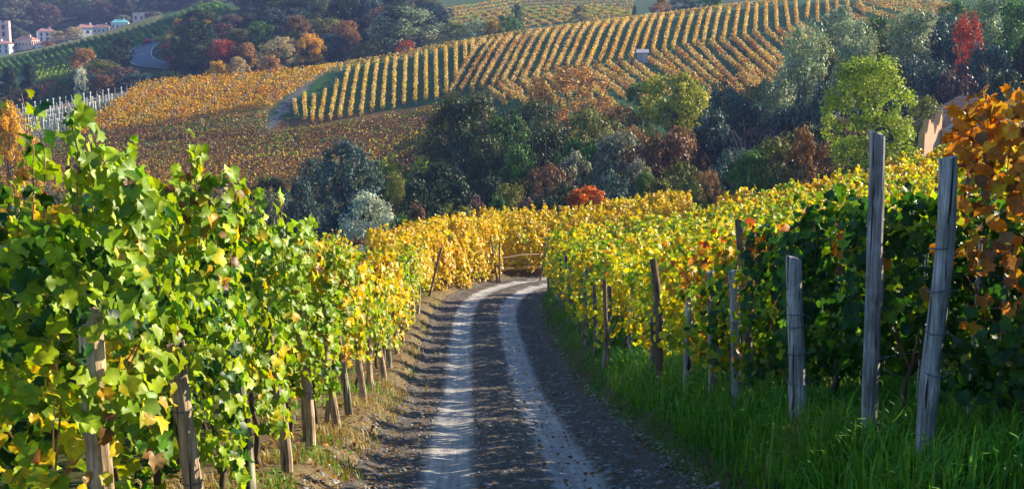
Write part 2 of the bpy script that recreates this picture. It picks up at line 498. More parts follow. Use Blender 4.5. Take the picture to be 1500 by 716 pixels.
paint((GY > 410) & (GY < 460) & (GPX < 240), (.26, .24, .09))
paint((GY > 400) & (GY < 560) & (GPX > 580) & (GPX < 1000), (.05, .09, .04))
idx = np.arange(NU * NV).reshape(NU, NV)
F = np.stack([idx[:-1, :-1], idx[1:, :-1], idx[1:, 1:], idx[:-1, 1:]], -1).reshape(-1, 4)
me = mesh_np('ground', np.stack([GX, GY, GZ], -1).reshape(-1, 3), F, M['ground'], GC.reshape(-1, 3), smooth=True)
new_obj('ground', me, None, kind='structure', label='sloping vineyard hillside and valley floor with earth and short grass', category='ground')

# gravel road
L, S = resample(RCS, .16)
T = np.gradient(L, axis=0); T /= np.linalg.norm(T, axis=1)[:, None]
Nn = np.stack([T[:, 1], -T[:, 0]], 1)
lat = np.linspace(-2.25, 2.25, 61)
RX = L[:, None, 0] + Nn[:, None, 0] * lat[None]; RYY = L[:, None, 1] + Nn[:, None, 1] * lat[None]
edge = sstep(np.abs(lat), 1.85, 2.25)
rut = -.035 * np.exp(-((np.abs(lat) - .8) / .28) ** 2) + .02 * np.exp(-(lat / .35) ** 2)
bmp = .012 * np.sin(RX * 5.1 + 2 * np.sin(RYY * 2.3)) + .012 * np.sin(RYY * 4.2 + RX * 3) + .014 * rng.standard_normal(RX.shape) * np.where(np.abs(np.abs(lat) - .8) < .33, .15, 1)[None]
RZ = H(RX, RYY) + .03 + rut[None] + bmp - .22 * edge[None]
uvr = np.stack([np.broadcast_to(lat[None], RX.shape), np.broadcast_to(S[:, None], RX.shape)], -1).reshape(-1, 2)
idx = np.arange(RX.size).reshape(RX.shape)
F = np.stack([idx[:-1, :-1], idx[:-1, 1:], idx[1:, 1:], idx[1:, :-1]], -1).reshape(-1, 4)
me = mesh_np('gravel_road', np.stack([RX, RYY, RZ], -1).reshape(-1, 3), F, M['road'], smooth=True, uv=uvr)
new_obj('gravel_road', me, None, kind='structure', label='gravel farm road with two pale wheel tracks between the vine rows', category='road')

# ------------------------------------------------------------------ leaves
def lobed(seed):
    r = np.random.default_rng(seed)
    half = [(.17,-.14),(.42,-.10),(.50,.14),(.60,.36),(.44,.48),(.36,.74),(.17,.76)]
    pts = [(0, .0)] + half + [(0, 1.0)] + [(-x, y) for x, y in half[::-1]]
    pts = np.array(pts) + r.normal(0, .035, (len(pts), 2))
    V = np.zeros((len(pts) + 1, 3)); V[1:, :2] = pts; V[0, :2] = (0, .3)
    V[:, 1] -= .0
    k = .22 + .12 * r.random()
    V[:, 2] = np.abs(V[:, 0]) * k - (V[:, 1] - .3) ** 2 * (.25 + .2 * r.random()) + r.normal(0, .05, len(V))
    n = len(pts)
    F = np.array([(0, 1 + i, 1 + (i + 1) % n) for i in range(n)])
    return V * 1.05, F
LOB = [lobed(i) for i in range(5)]
_v = np.array([(0,.35,0),(0,0,0),(.46,.05,.12),(.5,.5,.12),(.0,1,-.16),(-.5,.5,.12),(-.46,.05,.12)], float)
MIDL = (_v, np.array([(0,1,2),(0,2,3),(0,3,4),(0,4,5),(0,5,6),(0,6,1)]))
_q = np.array([(0,0,0),(.5,.45,.14),(0,1,-.1),(-.5,.45,.14)], float)
QUADL = (_q, np.array([(0,1,2),(0,2,3)]))
def unit(v): return v / (np.linalg.norm(v, axis=-1, keepdims=True) + 1e-9)
def leaf_frames(nrm, down=.8):
    """rotation matrices (n,3,3), columns: side, tip, normal"""
    n = len(nrm)
    nrm = unit(nrm)
    tip = rng.normal(0, .55, (n, 3)); tip[:, 2] -= down
    tip = unit(tip - (tip * nrm).sum(1)[:, None] * nrm)
    side = np.cross(tip, nrm)
    return np.stack([side, tip, nrm], 2)
def leaves_mesh(name, pos, R, size, col, tmpl, mat):
    V0, F0 = tmpl
    n = len(pos); k = len(V0)
    V = np.einsum('nij,kj->nki', R, V0) * size[:, None, None] + pos[:, None]
    F = (F0[None] + (np.arange(n) * k)[:, None, None]).reshape(-1, 3)
    C = np.repeat(col[:, None], k, 1)
    return V.reshape(-1, 3), F, C.reshape(-1, 3)
def merge(parts):
    vs, fs, cs, o = [], [], [], 0
    for V, F, C in parts:
        vs.append(V); fs.append(F + o); cs.append(C); o += len(V)
    return np.concatenate(vs), np.concatenate(fs), np.concatenate(cs)

PAL = {
 'green':  (.075,.20,.010), 'dgreen': (.025,.095,.012), 'lime': (.33,.44,.012), 'ygreen': (.20,.33,.012),
 'yellow': (.66,.48,.010), 'gold': (.64,.36,.010), 'orange': (.58,.20,.012), 'red': (.42,.07,.02),
 'brown': (.20,.095,.03), 'tan': (.36,.22,.07), 'bgreen': (.12,.30,.02), 'lemon': (.68,.60,.012), 'wheat': (.60,.42,.12), 'rust': (.46,.20,.07),
}
def palette_cols(n, mix, clump=None):
    """mix: {name: weight}; clump: (n,) in 0..1 shifts choice so that clumps share a hue"""
    names = list(mix); wv = np.array([mix[k] for k in names], float); wv /= wv.sum()
    cum = np.cumsum(wv)
    r = rng.random(n)
    if clump is not None: r = np.clip(.42 * r + .58 * clump, 0, .9999)
    k = np.minimum(np.searchsorted(cum, r), len(names) - 1)
    c = np.array([PAL[x] for x in names])[k]
    c = c * rng.uniform(.72, 1.28, (n, 1)) * (1 + rng.normal(0, .08, (n, 3)))
    return np.clip(c, .004, .85)
def vnoise(p, f, seed):
    """cheap smooth noise 0..1 of points (n,3)"""
    r = np.random.default_rng(seed); s = 0
    for i in range(5):
        d = unit(r.normal(0, 1, 3)) * f * (.7 + .3 * i)
        s = s + np.sin(p @ d + r.random() * 6.28 + 1.1 * np.sin(p @ unit(r.normal(0, 1, 3)) * f * .8))
    return np.clip(.5 + s / 6.5, 0, .9999)

# individual leaf meshes that nearby leaves share
LEAFMESH = {}
def leaf_mesh_for(shape, colname, var):
    key = (shape, colname, var)
    if key not in LEAFMESH:
        V, F = LOB[shape]
        c = np.array(PAL[colname]) * (.8 + .2 * var)
        LEAFMESH[key] = mesh_np('leaf', V, F, M['leaf'], np.repeat(c[None], len(V), 0))
    return LEAFMESH[key]

def vine_row(p0, p1, label, group, mix, zb=.75, zt=2.15, half=.36, dens=420, lsize=.12, tmpl='mid',
             nleaf=0, trunks=True, wires=False, shoots=.6, seed=0, topmix=None, off=None, gap=.30, name='vine_row'):
    """hedge of vines from p0 to p1 (xy). off: beyond this |x|/y the leaves may be coarse"""
    r = np.random.default_rng(seed + 1000)
    p0 = np.array(p0[:2], float); p1 = np.array(p1[:2], float)
    Ln = np.linalg.norm(p1 - p0); d = (p1 - p0) / Ln; nx = np.array((d[1], -d[0]))
    root = empty(name, (p0[0], p0[1], Hs(*p0)), label, 'vine row', group)
    org = np.array(root.location)
    n = int(Ln * dens)
    s = r.random(n) * (Ln + .3) - .3
    # cross section: denser near the skin
    v = r.random(n)
    ph = r.random(6) * 6.28
    bt = zt + .16 * np.sin(s * 2.3 + ph[0]) + .12 * np.sin(s * 5.1 + ph[1]) + .08 * np.sin(s * 11 + ph[2])
    bb = zb + .22 * np.sin(s * 1.9 + ph[3]) + .14 * np.sin(s * 6.3 + ph[4])
    z = bb + (bt - bb) * v ** .92
    prof = np.sin(np.clip(v * .8 + .16, 0, 1) * math.pi) ** .5
    hw = half * prof * (1 + .28 * np.sin(s * 3.1 + ph[5] + 2 * v) + .2 * np.sin(s * 7.7 + ph[1] + 5 * v))
    q = r.uniform(-1, 1, n); q = np.sign(q) * np.abs(q) ** .55
    wv = q * hw
    # loose shoots that stand up out of the top
    ns = int(Ln * shoots * 9)
    if ns:
        ss = r.random(ns) * (Ln + .3) - .3
        sh = r.uniform(.1, .42, ns)
        rep = 13
        sw = r.normal(0, .12, ns)
        fs = np.repeat(ss, rep) + r.normal(0, .03, ns * rep); hh = (np.repeat(sh, rep) + .3) * np.tile(np.linspace(0, 1, rep), ns)
        s = np.r_[s, fs]; z = np.r_[z, zt - .32 + hh]; wv = np.r_[wv, np.repeat(sw, rep) + r.normal(0, .035, ns * rep)]
        q = np.r_[q, r.uniform(-1, 1, ns * rep)]
        sprigs = (ss, sh, sw)
        n_sh = ns * rep
    x = p0[0] + d[0] * s + nx[0] * wv; y = p0[1] + d[1] * s + nx[1] * wv
    gz = H(x, y); zz = gz + z
    pos = np.stack([x, y, zz], 1)
    # gaps
    g = vnoise(pos, 5.0, seed); keep = g > gap
    if ns: keep[-n_sh:] |= r.random(n_sh) < .75
    pos, q, z, s = pos[keep], q[keep], z[keep], s[keep]
    size = lsize * r.uniform(.55, 1.25, len(pos))
    nrm = np.stack([nx[0] * q, nx[1] * q, .35 + 0 * q], 1) * 1.0 + r.normal(0, .42, (len(pos), 3)) + np.array((.40, .05, .12))
    # ends face along the row
    e0 = (s < .25)[:, None]
    nrm = nrm - e0 * np.array((d[0], d[1], 0)) * .9
    R = leaf_frames(nrm)
    cl = vnoise(pos, 2.4, seed + 7)
    col = palette_cols(len(pos), mix, cl)
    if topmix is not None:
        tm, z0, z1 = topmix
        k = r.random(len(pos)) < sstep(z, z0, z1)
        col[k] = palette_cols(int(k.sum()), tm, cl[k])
    sel = np.zeros(len(pos), bool)
    if nleaf:
        ppx, ppy = px_of(pos[:, 0], pos[:, 1], pos[:, 2])
        inn = (ppx > -10) & (ppx < 1510) & (ppy > -10) & (ppy < 726)
        # closest to the viewer along the line of sight inside small picture cells
        dist = np.linalg.norm(pos, axis=1)
        dist[~inn] = 1e9
        cell = np.floor(ppx / 14) * 1000 + np.floor(ppy / 14)
        order = np.lexsort((dist, cell))
        first = np.ones(len(order), bool); first[1:] = cell[order][1:] != cell[order][:-1]
        cand = order[first & (dist[order] < 1e8)]
        cand = cand[np.argsort(-size[cand] / dist[cand])][:nleaf]
        sel[cand] = True
        pn = np.array([PAL[k] for k in PAL]); kn = list(PAL)
        for i in cand:
            c = col[i]
            k = int(np.argmin(np.abs(np.log(pn + .01) - np.log(c + .01)).sum(1)))
            var = int(np.clip(round((c.sum() / pn[k].sum() - .8) / .2), 0, 3))
            o = bpy.data.objects.new('leaf', leaf_mesh_for(int(r.integers(5)), kn[k], var))
            COL.objects.link(o); o.parent = root
            mt = np.eye(4); mt[:3, :3] = R[i] * size[i]; mt[:3, 3] = pos[i] - org
            from mathutils import Matrix
            o.matrix_basis = Matrix(mt.tolist())
    if ns and tmpl == 'lob':
        m = MB()
        for a_, h_, w_ in zip(*sprigs):
            xx = p0 + d * a_ + nx * w_; zz = Hs(*xx)
            m.tube([np.array((xx[0], xx[1], zz + zt - .45)) - org, np.array((xx[0] + .03, xx[1], zz + zt - .2 + h_ * .5)) - org, np.array((xx[0] - .02, xx[1], zz + zt - .03 + h_)) - org], (.005, .004, .002), 3, False)
        m.build('shoots', M['cane'], root, kind='stuff')
    ps, Rs, sz, cs = pos[~sel] - org, R[~sel], size[~sel], col[~sel]
    if tmpl == 'lob':
        k = r.integers(0, 5, len(ps))
        me = merge([leaves_mesh('', ps[k == i], Rs[k == i], sz[k == i], cs[k == i], LOB[i], None) for i in range(5)])
    else:
        me = leaves_mesh('', ps, Rs, sz, cs, MIDL if tmpl == 'mid' else QUADL, None)
    new_obj('foliage', mesh_np('foliage', me[0], me[1], M['leaf'], me[2]), root, kind='stuff')
    if trunks:
        a = .35
        while a < Ln - .1:
            c = p0 + d * a + nx * r.normal(0, .04)
            if off is None or abs(c[0]) < off * c[1] + .3:
                m = MB(); zz0 = Hs(*c) - .08
                pts = []
                for kk in range(7):
                    f = kk / 6
                    pts.append((c[0] + r.normal(0, .025) + d[0] * .1 * f * f, c[1] + r.normal(0, .025), zz0 + f * (zb + .35)))
                m.tube(np.array(pts) - org, np.linspace(.038, .02, 7) * r.uniform(.8, 1.25), 6)
                tk = m.build('trunk', M['vinewood'], root, smooth=True)
                m = MB()
                for kk in range(5):
                    b0 = np.array(pts[-2]); an = r.uniform(-.5, .5); ln = r.uniform(.7, 1.25)
                    p3 = b0 + np.array((d[0] * an, d[1] * an, ln)) + r.normal(0, .12, 3) * (1, 1, .2)
                    mid_ = (b0 + p3) / 2 + r.normal(0, .06, 3)
                    m.tube(np.array([b0, mid_, p3]) - org, (.008, .006, .004), 4)
                m.build('cane', M['cane'], tk)
            a += r.uniform(.85, 1.1)
    if wires:
        for hz in (.82, 1.2, 1.6, 1.95):
            k = np.linspace(0, min(Ln, 6), 8)
            pts = [(p0[0] + d[0]*a, p0[1] + d[1]*a, Hs(p0[0] + d[0]*a, p0[1] + d[1]*a) + hz) for a in k]
            MB().tube(np.array(pts) - org, .0022, 4).build('wire', M['wire'], root)
    return root

MIX_L0 = dict(dgreen=.17, green=.18, bgreen=.10, ygreen=.16, lime=.20, yellow=.09, tan=.04, brown=.06)
MIX_L1 = dict(dgreen=.06, green=.14, bgreen=.10, ygreen=.22, lime=.26, yellow=.16, gold=.03, brown=.04)
MIX_L2 = dict(green=.05, ygreen=.14, lime=.27, yellow=.38, gold=.12, brown=.04)
MIX_Y = dict(ygreen=.05, lime=.13, yellow=.52, gold=.24, orange=.04, brown=.02)
MIX_RY = dict(green=.03, ygreen=.12, lime=.30, lemon=.44, yellow=.07, gold=.03, orange=.01)
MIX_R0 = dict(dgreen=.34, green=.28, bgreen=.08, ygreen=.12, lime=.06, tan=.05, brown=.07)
MIX_OR = dict(red=.15, orange=.33, brown=.09, gold=.12, tan=.08, lime=.10, green=.12)
def lerp_mix(a, b, f):
    ks = list(PAL); return {k: a.get(k, 0) * (1 - f) + b.get(k, 0) * f for k in ks if a.get(k, 0) + b.get(k, 0) > 0}

# posts: weathered wood, a thing each
def make_post(px_base, Y, x=None, h=2.0, r0=.055, lean=(0, 0), color=(.30,.27,.25), label='', group='end posts of the vine rows', notch=False, ties=3, name='vine_post', seed=0, knots=0):
    r = np.random.default_rng(seed + 77)
    X = x if x is not None else (px_base - 750) / FPX / .96 * Y
    z = Hs(X, Y)
    root = empty(name, (X, Y, z), label, 'post', group)
    K_, N_ = 15, 12
    V, F = [], []
    w1, w2 = r.normal(0, .03, 2); ph = r.random(3) * 6.28
    kz = [(r.uniform(.25, .8), r.random() * 6.28) for _ in range(knots)]
    for i in range(K_):
        f = i / (K_ - 1); zz = -.25 + (h + .25) * f
        cx = lean[0] * f * h + w1 * math.sin(f * 5 + ph[0]); cy = lean[1] * f * h + w2 * math.sin(f * 4 + ph[1])
        for j in range(N_):
            t = 2 * math.pi * j / N_
            rr = r0 * (1.08 - .16 * f) * (1 + .05 * math.sin(3 * t + ph[2] + f * 3) + r.normal(0, .018))
            for (kf, kt) in kz:
                rr += r0 * .55 * math.exp(-((f - kf) / .035) ** 2) * max(0, math.cos(t - kt)) ** 3
            if notch and f > .84 and abs((t - 4.45)) < .45: rr *= .45
            dz = r.normal(0, .008) - (.02 * math.cos(t + ph[0])) if i == K_ - 1 else 0
            V.append((cx + rr * math.cos(t), cy + rr * math.sin(t), zz + dz))
    for i in range(K_ - 1):
        for j in range(N_): F.append((i*N_+j, i*N_+(j+1) % N_, (i+1)*N_+(j+1) % N_, (i+1)*N_+j))
    top = len(V); V.append((lean[0] * h, lean[1] * h, h + .004))
    # chamfered top: inner ring then cap
    for j in range(N_): F.append(((K_-1)*N_+j, (K_-1)*N_+(j+1) % N_, top))
    o = MB().add(V, F).build('shaft', M['post'], root, smooth=False)
    c = np.array(color) * r.uniform(.85, 1.15)
    o.color = (*c, 1)
    for k in range(ties):
        f = (.3 + .52 * (k + r.random() * .6) / max(ties, 1)); zz = f * h
        m = MB(); cx = lean[0] * zz; cy = lean[1] * zz
        rr = r0 * 1.13
        ring = [(cx + rr * math.cos(t), cy + rr * math.sin(t), zz + .012 * math.sin(t + k)) for t in np.linspace(0, 2 * math.pi, 15)]
        m.tube(ring, .0055, 4)
        m.tube([(cx + rr, cy - .01, zz), (cx + rr + .06, cy - .03, zz - .05 * (k % 2))], .003, 3)
        m.build('wire_tie', M['tie'], root)
    return root

# ---- left rows: run left from the roadside post
LY = [v + random.uniform(-.2, .2) for v in (7.0, 9.1, 11.0, 13.2, 15.2, 17.6, 19.6, 22.2, 24.6, 27.2, 29.8, 32.4, 35.0, 37.8, 40.6, 43.4)]
for i, Y in enumerate(LY):
    xr = float(np.interp(Y, RCS[:, 1], RCS[:, 0])) - float(np.interp(Y, [7, 15, 30, 45], [2.75, 2.75, 2.75, 2.6]))
    Ln = max(2.2, .46 * Y + xr + 2.5) if Y < 20 else .46 * Y + xr + 1.5
    f = min(1, max(0, (Y - 8) / 14)); mix = lerp_mix(MIX_L0, MIX_L1, min(1, f * 1.5)) if f < .67 else lerp_mix(MIX_L1, MIX_L2, (f - .67) * 3)
    tm = 'lob' if Y < 21 else 'mid'
    lab = 'green yellow vine row on the sunny roadside, ' + nth(i) + ' after the big leaved one' if i else 'big leaved green vine row beside the thick lit post, first on the sunny roadside'
    vine_row((xr + .28, Y), (xr + .28 - Ln, Y - .02 * Ln), lab, 'vine rows on the sunny side of the gravel road', mix,
             zb=.62 if Y < 10 else .80 if Y < 14 else .95 if Y < 25 else .8, zt=2.85 if Y < 8 else 2.75 if Y < 15 else 2.5 if Y < 30 else 2.25, half=.44, dens=1300 if Y < 12 else 1050 if Y < 21 else 600, lsize=.095 if Y < 21 else .112, tmpl=tm,
             nleaf=(200 if Y < 12 else 150 if Y < 18 else 60 if Y < 21 else 0), trunks=Y < 32, wires=Y < 14, seed=i, off=.44, gap=.37 if Y < 16 else .31, shoots=.8 if Y < 21 else .5)
    lean = (-.05 + random.uniform(-.03, .02), random.uniform(-.04, .04))
    tones = [(.62,.45,.27), (.56,.41,.25), (.46,.43,.28), (.54,.41,.26)]
    make_post(None, Y - .30, x=xr + .26, h=1.75 + random.uniform(-.15, .2), r0=.075 if Y < 10 else .062, lean=lean, color=tones[i % 4],
              label='round tan row end post on the sunny roadside, ' + nth(i) + ' after the thick banded one' if i else 'thick tan wooden post with wire band among big green leaves',
              seed=i, ties=2)
    if i in (4, 5, 8, 10):
        make_post(None, Y + .55, x=xr + .05, h=1.75, r0=.05, lean=(-.03, .06), color=(.36,.28,.19), label='slimmer wooden post just behind the ' + nth(i) + ' tan row end post of the sunny roadside', seed=40 + i, ties=1, group='second posts on the sunny roadside')

# ---- right rows: run right from the roadside post
RP = [ # base pixel, distance hint, height, radius, lean, notch, knots, label
 (1366, 703, 2.36, .068, (-.028, .0), False, 2, 'cracked grey wooden post with wire bands under the orange red vine leaves'),
 (1274, 672, 2.72, .066, (-.028, .0), True, 3, 'tall pale grey wooden post with split notched top'),
 (1169, 642, 1.80, .080, (-.055, .0), False, 1, 'short stout dark grey post with wire bands near the notched post'),
 (1083, 606, 1.75, .060, (-.075, .0), False, 1, 'grey wooden post leaning towards the road beside the stout dark post'),
 (1044, 594, 1.80, .055, (-.04, 0), False, 0, 'slim straight blue grey post second down the road from the stout dark post'),
 (1003, 582, 1.90, .055, (.02, 0), False, 2, 'knotty pale grey post with a crooked lower shaft in the grass'),
 (973, 567, 2.10, .062, (-.11, 0), False, 0, 'dark wooden post strongly leaning towards the road among yellow leaves'),
 (894, 541, 1.95, .046, (-.085, 0), False, 0, 'thin brown leaning post with leaves climbing it, shady roadside'),
 (925, 534, 1.85, .050, (-.01, 0), False, 0, 'thin upright grey brown post in front of orange leaves, shady roadside'),
]
POSTXY = []
for i, (pxb, pyb, h, r0, lean, notch, kn, lab) in enumerate(RP):
    pp = hit(pxb, pyb, 7, 45)
    POSTXY.append((pp[0], pp[1]))
    make_post(None, pp[1], x=pp[0], h=h, r0=r0, lean=lean, color=(.47,.455,.45) if i not in (6, 7) else (.24,.17,.11), label=lab, notch=notch, ties=4 if i < 3 else 2, seed=100 + i, knots=kn, group='end posts on the shady roadside')
pp = hit(1112, 600, 7, 45)
make_post(None, pp[1] + .4, x=pp[0], h=2.35, r0=.06, lean=(-.10, 0), color=(.22,.17,.13), label='dark leaning post with a frayed top behind the stout dark post', seed=130, ties=3, group='end posts on the shady roadside')
pp = hit(957, 558, 7, 45)
make_post(None, pp[1], x=pp[0], h=1.9, r0=.052, lean=(-.02, 0), color=(.26,.24,.23), label='upright grey post beside the strongly leaning dark post', seed=131, ties=1, group='end posts on the shady roadside')
PX_, PY_ = np.array(POSTXY)[:, 0], np.array(POSTXY)[:, 1]
o_ = np.argsort(PY_); PX_, PY_ = PX_[o_], PY_[o_]
RYR = [PY_[0] + .42, PY_[1] + .5, PY_[2] + .42]
while RYR[-1] < 47.5: RYR.append(RYR[-1] + (1.85 if RYR[-1] < 20 else 2.2) * random.uniform(.82, 1.18))
print('right rows', [round(float(v), 1) for v in RYR], [(round(float(a), 2), round(float(b), 2)) for a, b in zip(PX_, PY_)])
yl = 0
for i, Y in enumerate(RYR):
    xr = float(np.interp(Y, np.r_[PY_, 32, 48], np.r_[PX_ + .12, 1.95, 1.55]))
    if i == 0: xr += .36
    Ln = .46 * Y + 7.5 - xr if Y < 26 else .46 * Y + 3 - xr
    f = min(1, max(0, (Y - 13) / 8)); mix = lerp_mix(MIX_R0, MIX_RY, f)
    if i == 0: lab = 'dark green vine row with orange red top leaves beside the cracked grey post'
    elif i == 1: lab = 'dark green shaded vine row behind the tall notched post'
    elif Y < 18: lab = 'shaded green vine row on the shady roadside, ' + nth(i - 2) + ' down the road from the notched post'
    else:
        lab = 'yellow vine row on the slope above the shady roadside, ' + nth(yl) + ' beyond the shaded green rows'; yl += 1
    grp = 'shaded vine rows on the shady roadside' if Y < 18 else 'yellow vine rows on the slope above the road'
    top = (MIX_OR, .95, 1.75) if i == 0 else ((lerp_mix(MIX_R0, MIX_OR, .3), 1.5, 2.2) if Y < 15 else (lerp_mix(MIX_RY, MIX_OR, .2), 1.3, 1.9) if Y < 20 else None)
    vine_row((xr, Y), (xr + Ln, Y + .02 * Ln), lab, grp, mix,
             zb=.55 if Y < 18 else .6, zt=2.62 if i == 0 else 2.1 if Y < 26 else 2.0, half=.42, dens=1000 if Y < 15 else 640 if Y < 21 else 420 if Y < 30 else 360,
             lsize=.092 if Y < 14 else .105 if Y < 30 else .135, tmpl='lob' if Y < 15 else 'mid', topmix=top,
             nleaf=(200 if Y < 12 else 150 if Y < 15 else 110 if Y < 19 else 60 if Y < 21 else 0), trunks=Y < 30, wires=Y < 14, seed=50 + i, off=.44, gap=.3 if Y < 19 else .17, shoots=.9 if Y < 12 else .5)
    if Y > 26:
        make_post(None, Y - .3, x=xr - .1, h=1.75 + random.uniform(-.1, .35), r0=.05, lean=(random.uniform(-.06, .05), 0), color=(.27,.25,.25),
                  label='thin grey post at a row end further down the shady roadside', seed=150 + i, ties=0, group='thin posts down the shady roadside')
# rows that stand on the right bank beside the viewer (they shade the road)
for i, Y in enumerate((-1.5, .8, 3.0, 5.2, 7.3)):
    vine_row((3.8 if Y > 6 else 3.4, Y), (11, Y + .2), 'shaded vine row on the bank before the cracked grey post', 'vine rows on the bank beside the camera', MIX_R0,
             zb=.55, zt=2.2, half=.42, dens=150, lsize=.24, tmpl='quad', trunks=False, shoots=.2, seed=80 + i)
# metal stakes in the first two right rows
for i, (x, Y) in enumerate(((3.62, 9.45), (3.86, 9.5), (3.72, 10.95), (4.25, 11.0))):
    o = empty('metal_stake', (x, Y, Hs(x, Y)), 'thin dark metal stake inside the vine row by the cracked grey post', 'stake', 'metal stakes in the shaded rows')
    MB().tube([(0,0,-.2),(.01,0,.8),(.015,0,1.75)], .016, 6).build('rod', M['wire'], o)
    m = MB()
    for zz in (.5, .95, 1.4): m.box(-.006, .035, -.012, .012, zz, zz + .02)
    m.build('wire_clip', M['wire'], o)

# ---- rows past the bend and on the right slope beyond the road
for i in range(5):
    o_ = i * 2.4
    A = np.array((-4.4 - .5 * i, 46.5 + o_)); B = np.array((-.6 - .45 * i * .2, 57.2 + o_ * .95)); Cc = np.array((9.5, 62.5 + o_))
    lab = 'golden yellow vine row along the outer side of the bend in the road' if i == 0 else 'golden yellow vine row behind the road bend, ' + nth(i - 1) + ' beyond the outer one'
    g = 'golden vine rows behind the bend'
    vine_row(A, B, lab, g, MIX_Y, zb=.25, zt=2.15, half=.4, dens=420, lsize=.15, tmpl='mid', trunks=False, seed=200 + i, shoots=.4)
    vine_row(B + (.3, .2), Cc, lab, g, MIX_Y, zb=.25, zt=2.15, half=.4, dens=420, lsize=.15, tmpl='mid', trunks=False, seed=220 + i, shoots=.4)
for i in range(6):
    Y = 50.6 + i * 2.5
    x0 = [2.4, 4.5, 8.5, 12, 10.5, 11][i]
    vine_row((x0, Y), (.47 * Y + 1, Y + 2.5), 'yellow green vine row on the crest of the near slope, ' + nth(i) + ' beyond the roadside slope', 'vine rows on the crest of the near slope', lerp_mix(MIX_RY, MIX_Y, .35),
             zb=.5, zt=2.0, half=.42, dens=340, lsize=.17, tmpl='mid', trunks=False, seed=240 + i, shoots=.4, gap=.15)
for i in range(4):
    Y = 46.2 + 2.7 * i
    vine_row((-6.2 - .6 * i, Y), (-.46 * Y - 1, Y - 1), 'yellow green vine row at the foot of the sunny roadside rows, ' + nth(i) + ' beyond them', 'vine rows below the sunny roadside rows', MIX_L2, zb=.5, zt=2.1, half=.42, dens=260, lsize=.17, tmpl='quad', trunks=False, seed=280 + i, shoots=.3)
# posts and braces at the bend (base pixels from the photograph)
def post_px(px, py, h, **k):
    p = hit(px, py, 38, 75); make_post(None, p[1], x=p[0], h=h, **k)
bend_g = 'posts at the bend in the road'
for k, (px, py, h, le) in enumerate(((658, 421, 2.3, (0, 0)), (730, 412, 2.15, (-.16, 0)), (733, 413, 1.9, (-.03, 0)), (791, 408, 2.0, (.14, 0)), (803, 408, 2.2, (0, 0)), (626, 432, 2.0, (.3, 0)), (645, 424, 1.3, (-.22, 0)))):
    post_px(px, py + 2, h, r0=.05, lean=le, color=(.30,.22,.15), seed=260 + k, ties=0,
            label='upright wooden post standing before the golden row at the road bend' if abs(le[0]) < .05 else 'slanting wooden brace post before the golden row at the road bend', group=bend_g)
for k, (a, b, c, d2) in enumerate(((620, 412, 720, 378), (640, 396, 700, 386), (655, 412, 745, 382), (735, 378, 790, 372))):
    p, q = P(a, b, 52.2), P(c, d2, 54.2)
    o = empty('dry_cane', tuple(p), 'pale dry cane laid slantwise across the golden row at the bend', 'cane', 'pale canes on the golden row')
    MB().tube([(0,0,0), tuple((q - p) * .5 + (0,0,.06)), tuple(q - p)], .018, 5).build('stem', M['cane'], o)

# ------------------------------------------------------------------ grass, stones, fallen leaves
def grass_obj(name, x, y, hgt, mix, label, wid=.006):
    n = len(x); z = H(x, y) - .01
    ang = rng.random(n) * 6.283; bend = rng.uniform(.15, .9, n)
    dx, dy = np.cos(ang), np.sin(ang); wv = wid * rng.uniform(.6, 1.5, n)
    V = np.empty((n, 5, 3)); sx, sy = -dy * wv, dx * wv
    b = np.stack([x, y, z], 1)
    V[:, 0] = b + np.stack([sx, sy, 0 * x], 1); V[:, 1] = b - np.stack([sx, sy, 0 * x], 1)
    m_ = b + np.stack([dx * bend * hgt * .3, dy * bend * hgt * .3, hgt * .65], 1)
    V[:, 2] = m_ + np.stack([sx, sy, 0 * x], 1) * .8; V[:, 3] = m_ - np.stack([sx, sy, 0 * x], 1) * .8
    V[:, 4] = b + np.stack([dx * bend * hgt, dy * bend * hgt, hgt * (1.05 - .45 * bend)], 1)
    F0 = np.array([(0,1,3),(0,3,2),(2,3,4)])
    F = (F0[None] + (np.arange(n) * 5)[:, None, None]).reshape(-1, 3)
    p = np.stack([x, y, z], 1)
    c = palette_cols(n, mix, vnoise(p, 2.0, 5))
    return new_obj(name, mesh_np(name, V.reshape(-1, 3), F, M['grass'], np.repeat(c[:, None], 5, 1).reshape(-1, 3)), None, kind='stuff', label=label, category='grass')
PAL.update(g1=(.035,.17,.010), g2=(.08,.29,.012), g3=(.18,.38,.02), straw=(.42,.33,.12), straw2=(.30,.20,.08))
def along(n, y0, y1, d0, d1, pw=1.0):
    y = np.exp(rng.uniform(math.log(y0), math.log(y1), n)); dd = d0 + (d1 - d0) * rng.random(n) ** pw
    return np.interp(y, RCS[:, 1], RCS[:, 0]) + dd, y
x, y = along(60000, 7, 52, 1.95, 5.2, 1.0)
cl = vnoise(np.stack([x, y, 0 * x], 1), 2.2, 31)
edge_k = sstep(x - np.interp(y, RCS[:, 1], RCS[:, 0]), 1.9, 2.7)
k = (cl > .22) & (rng.random(len(x)) < .25 + .75 * edge_k); x, y, cl, edge_k = x[k], y[k], cl[k], edge_k[k]
grass_obj('verge_grass', x, y, (.06 + .22 * edge_k) * rng.uniform(.5, 1.4, len(x)) * (.6 + .8 * cl), dict(g1=.30, g2=.38, g3=.26, straw=.06), 'lush green grass on the bank along the shady roadside', .007)
x, y = along(6500, 7.5, 24, 2.2, 4.2)
grass_obj('tall_grass', x, y, rng.uniform(.25, .6, len(x)), dict(g2=.38, g3=.42, straw=.2), 'tall loose grass blades around the grey posts', .008)
x, y = along(22000, 9, 48, -1.8, -4.2, .8)
cl = vnoise(np.stack([x, y, 0 * x], 1), 1.5, 37); k = cl > .48; x, y, cl = x[k], y[k], cl[k]
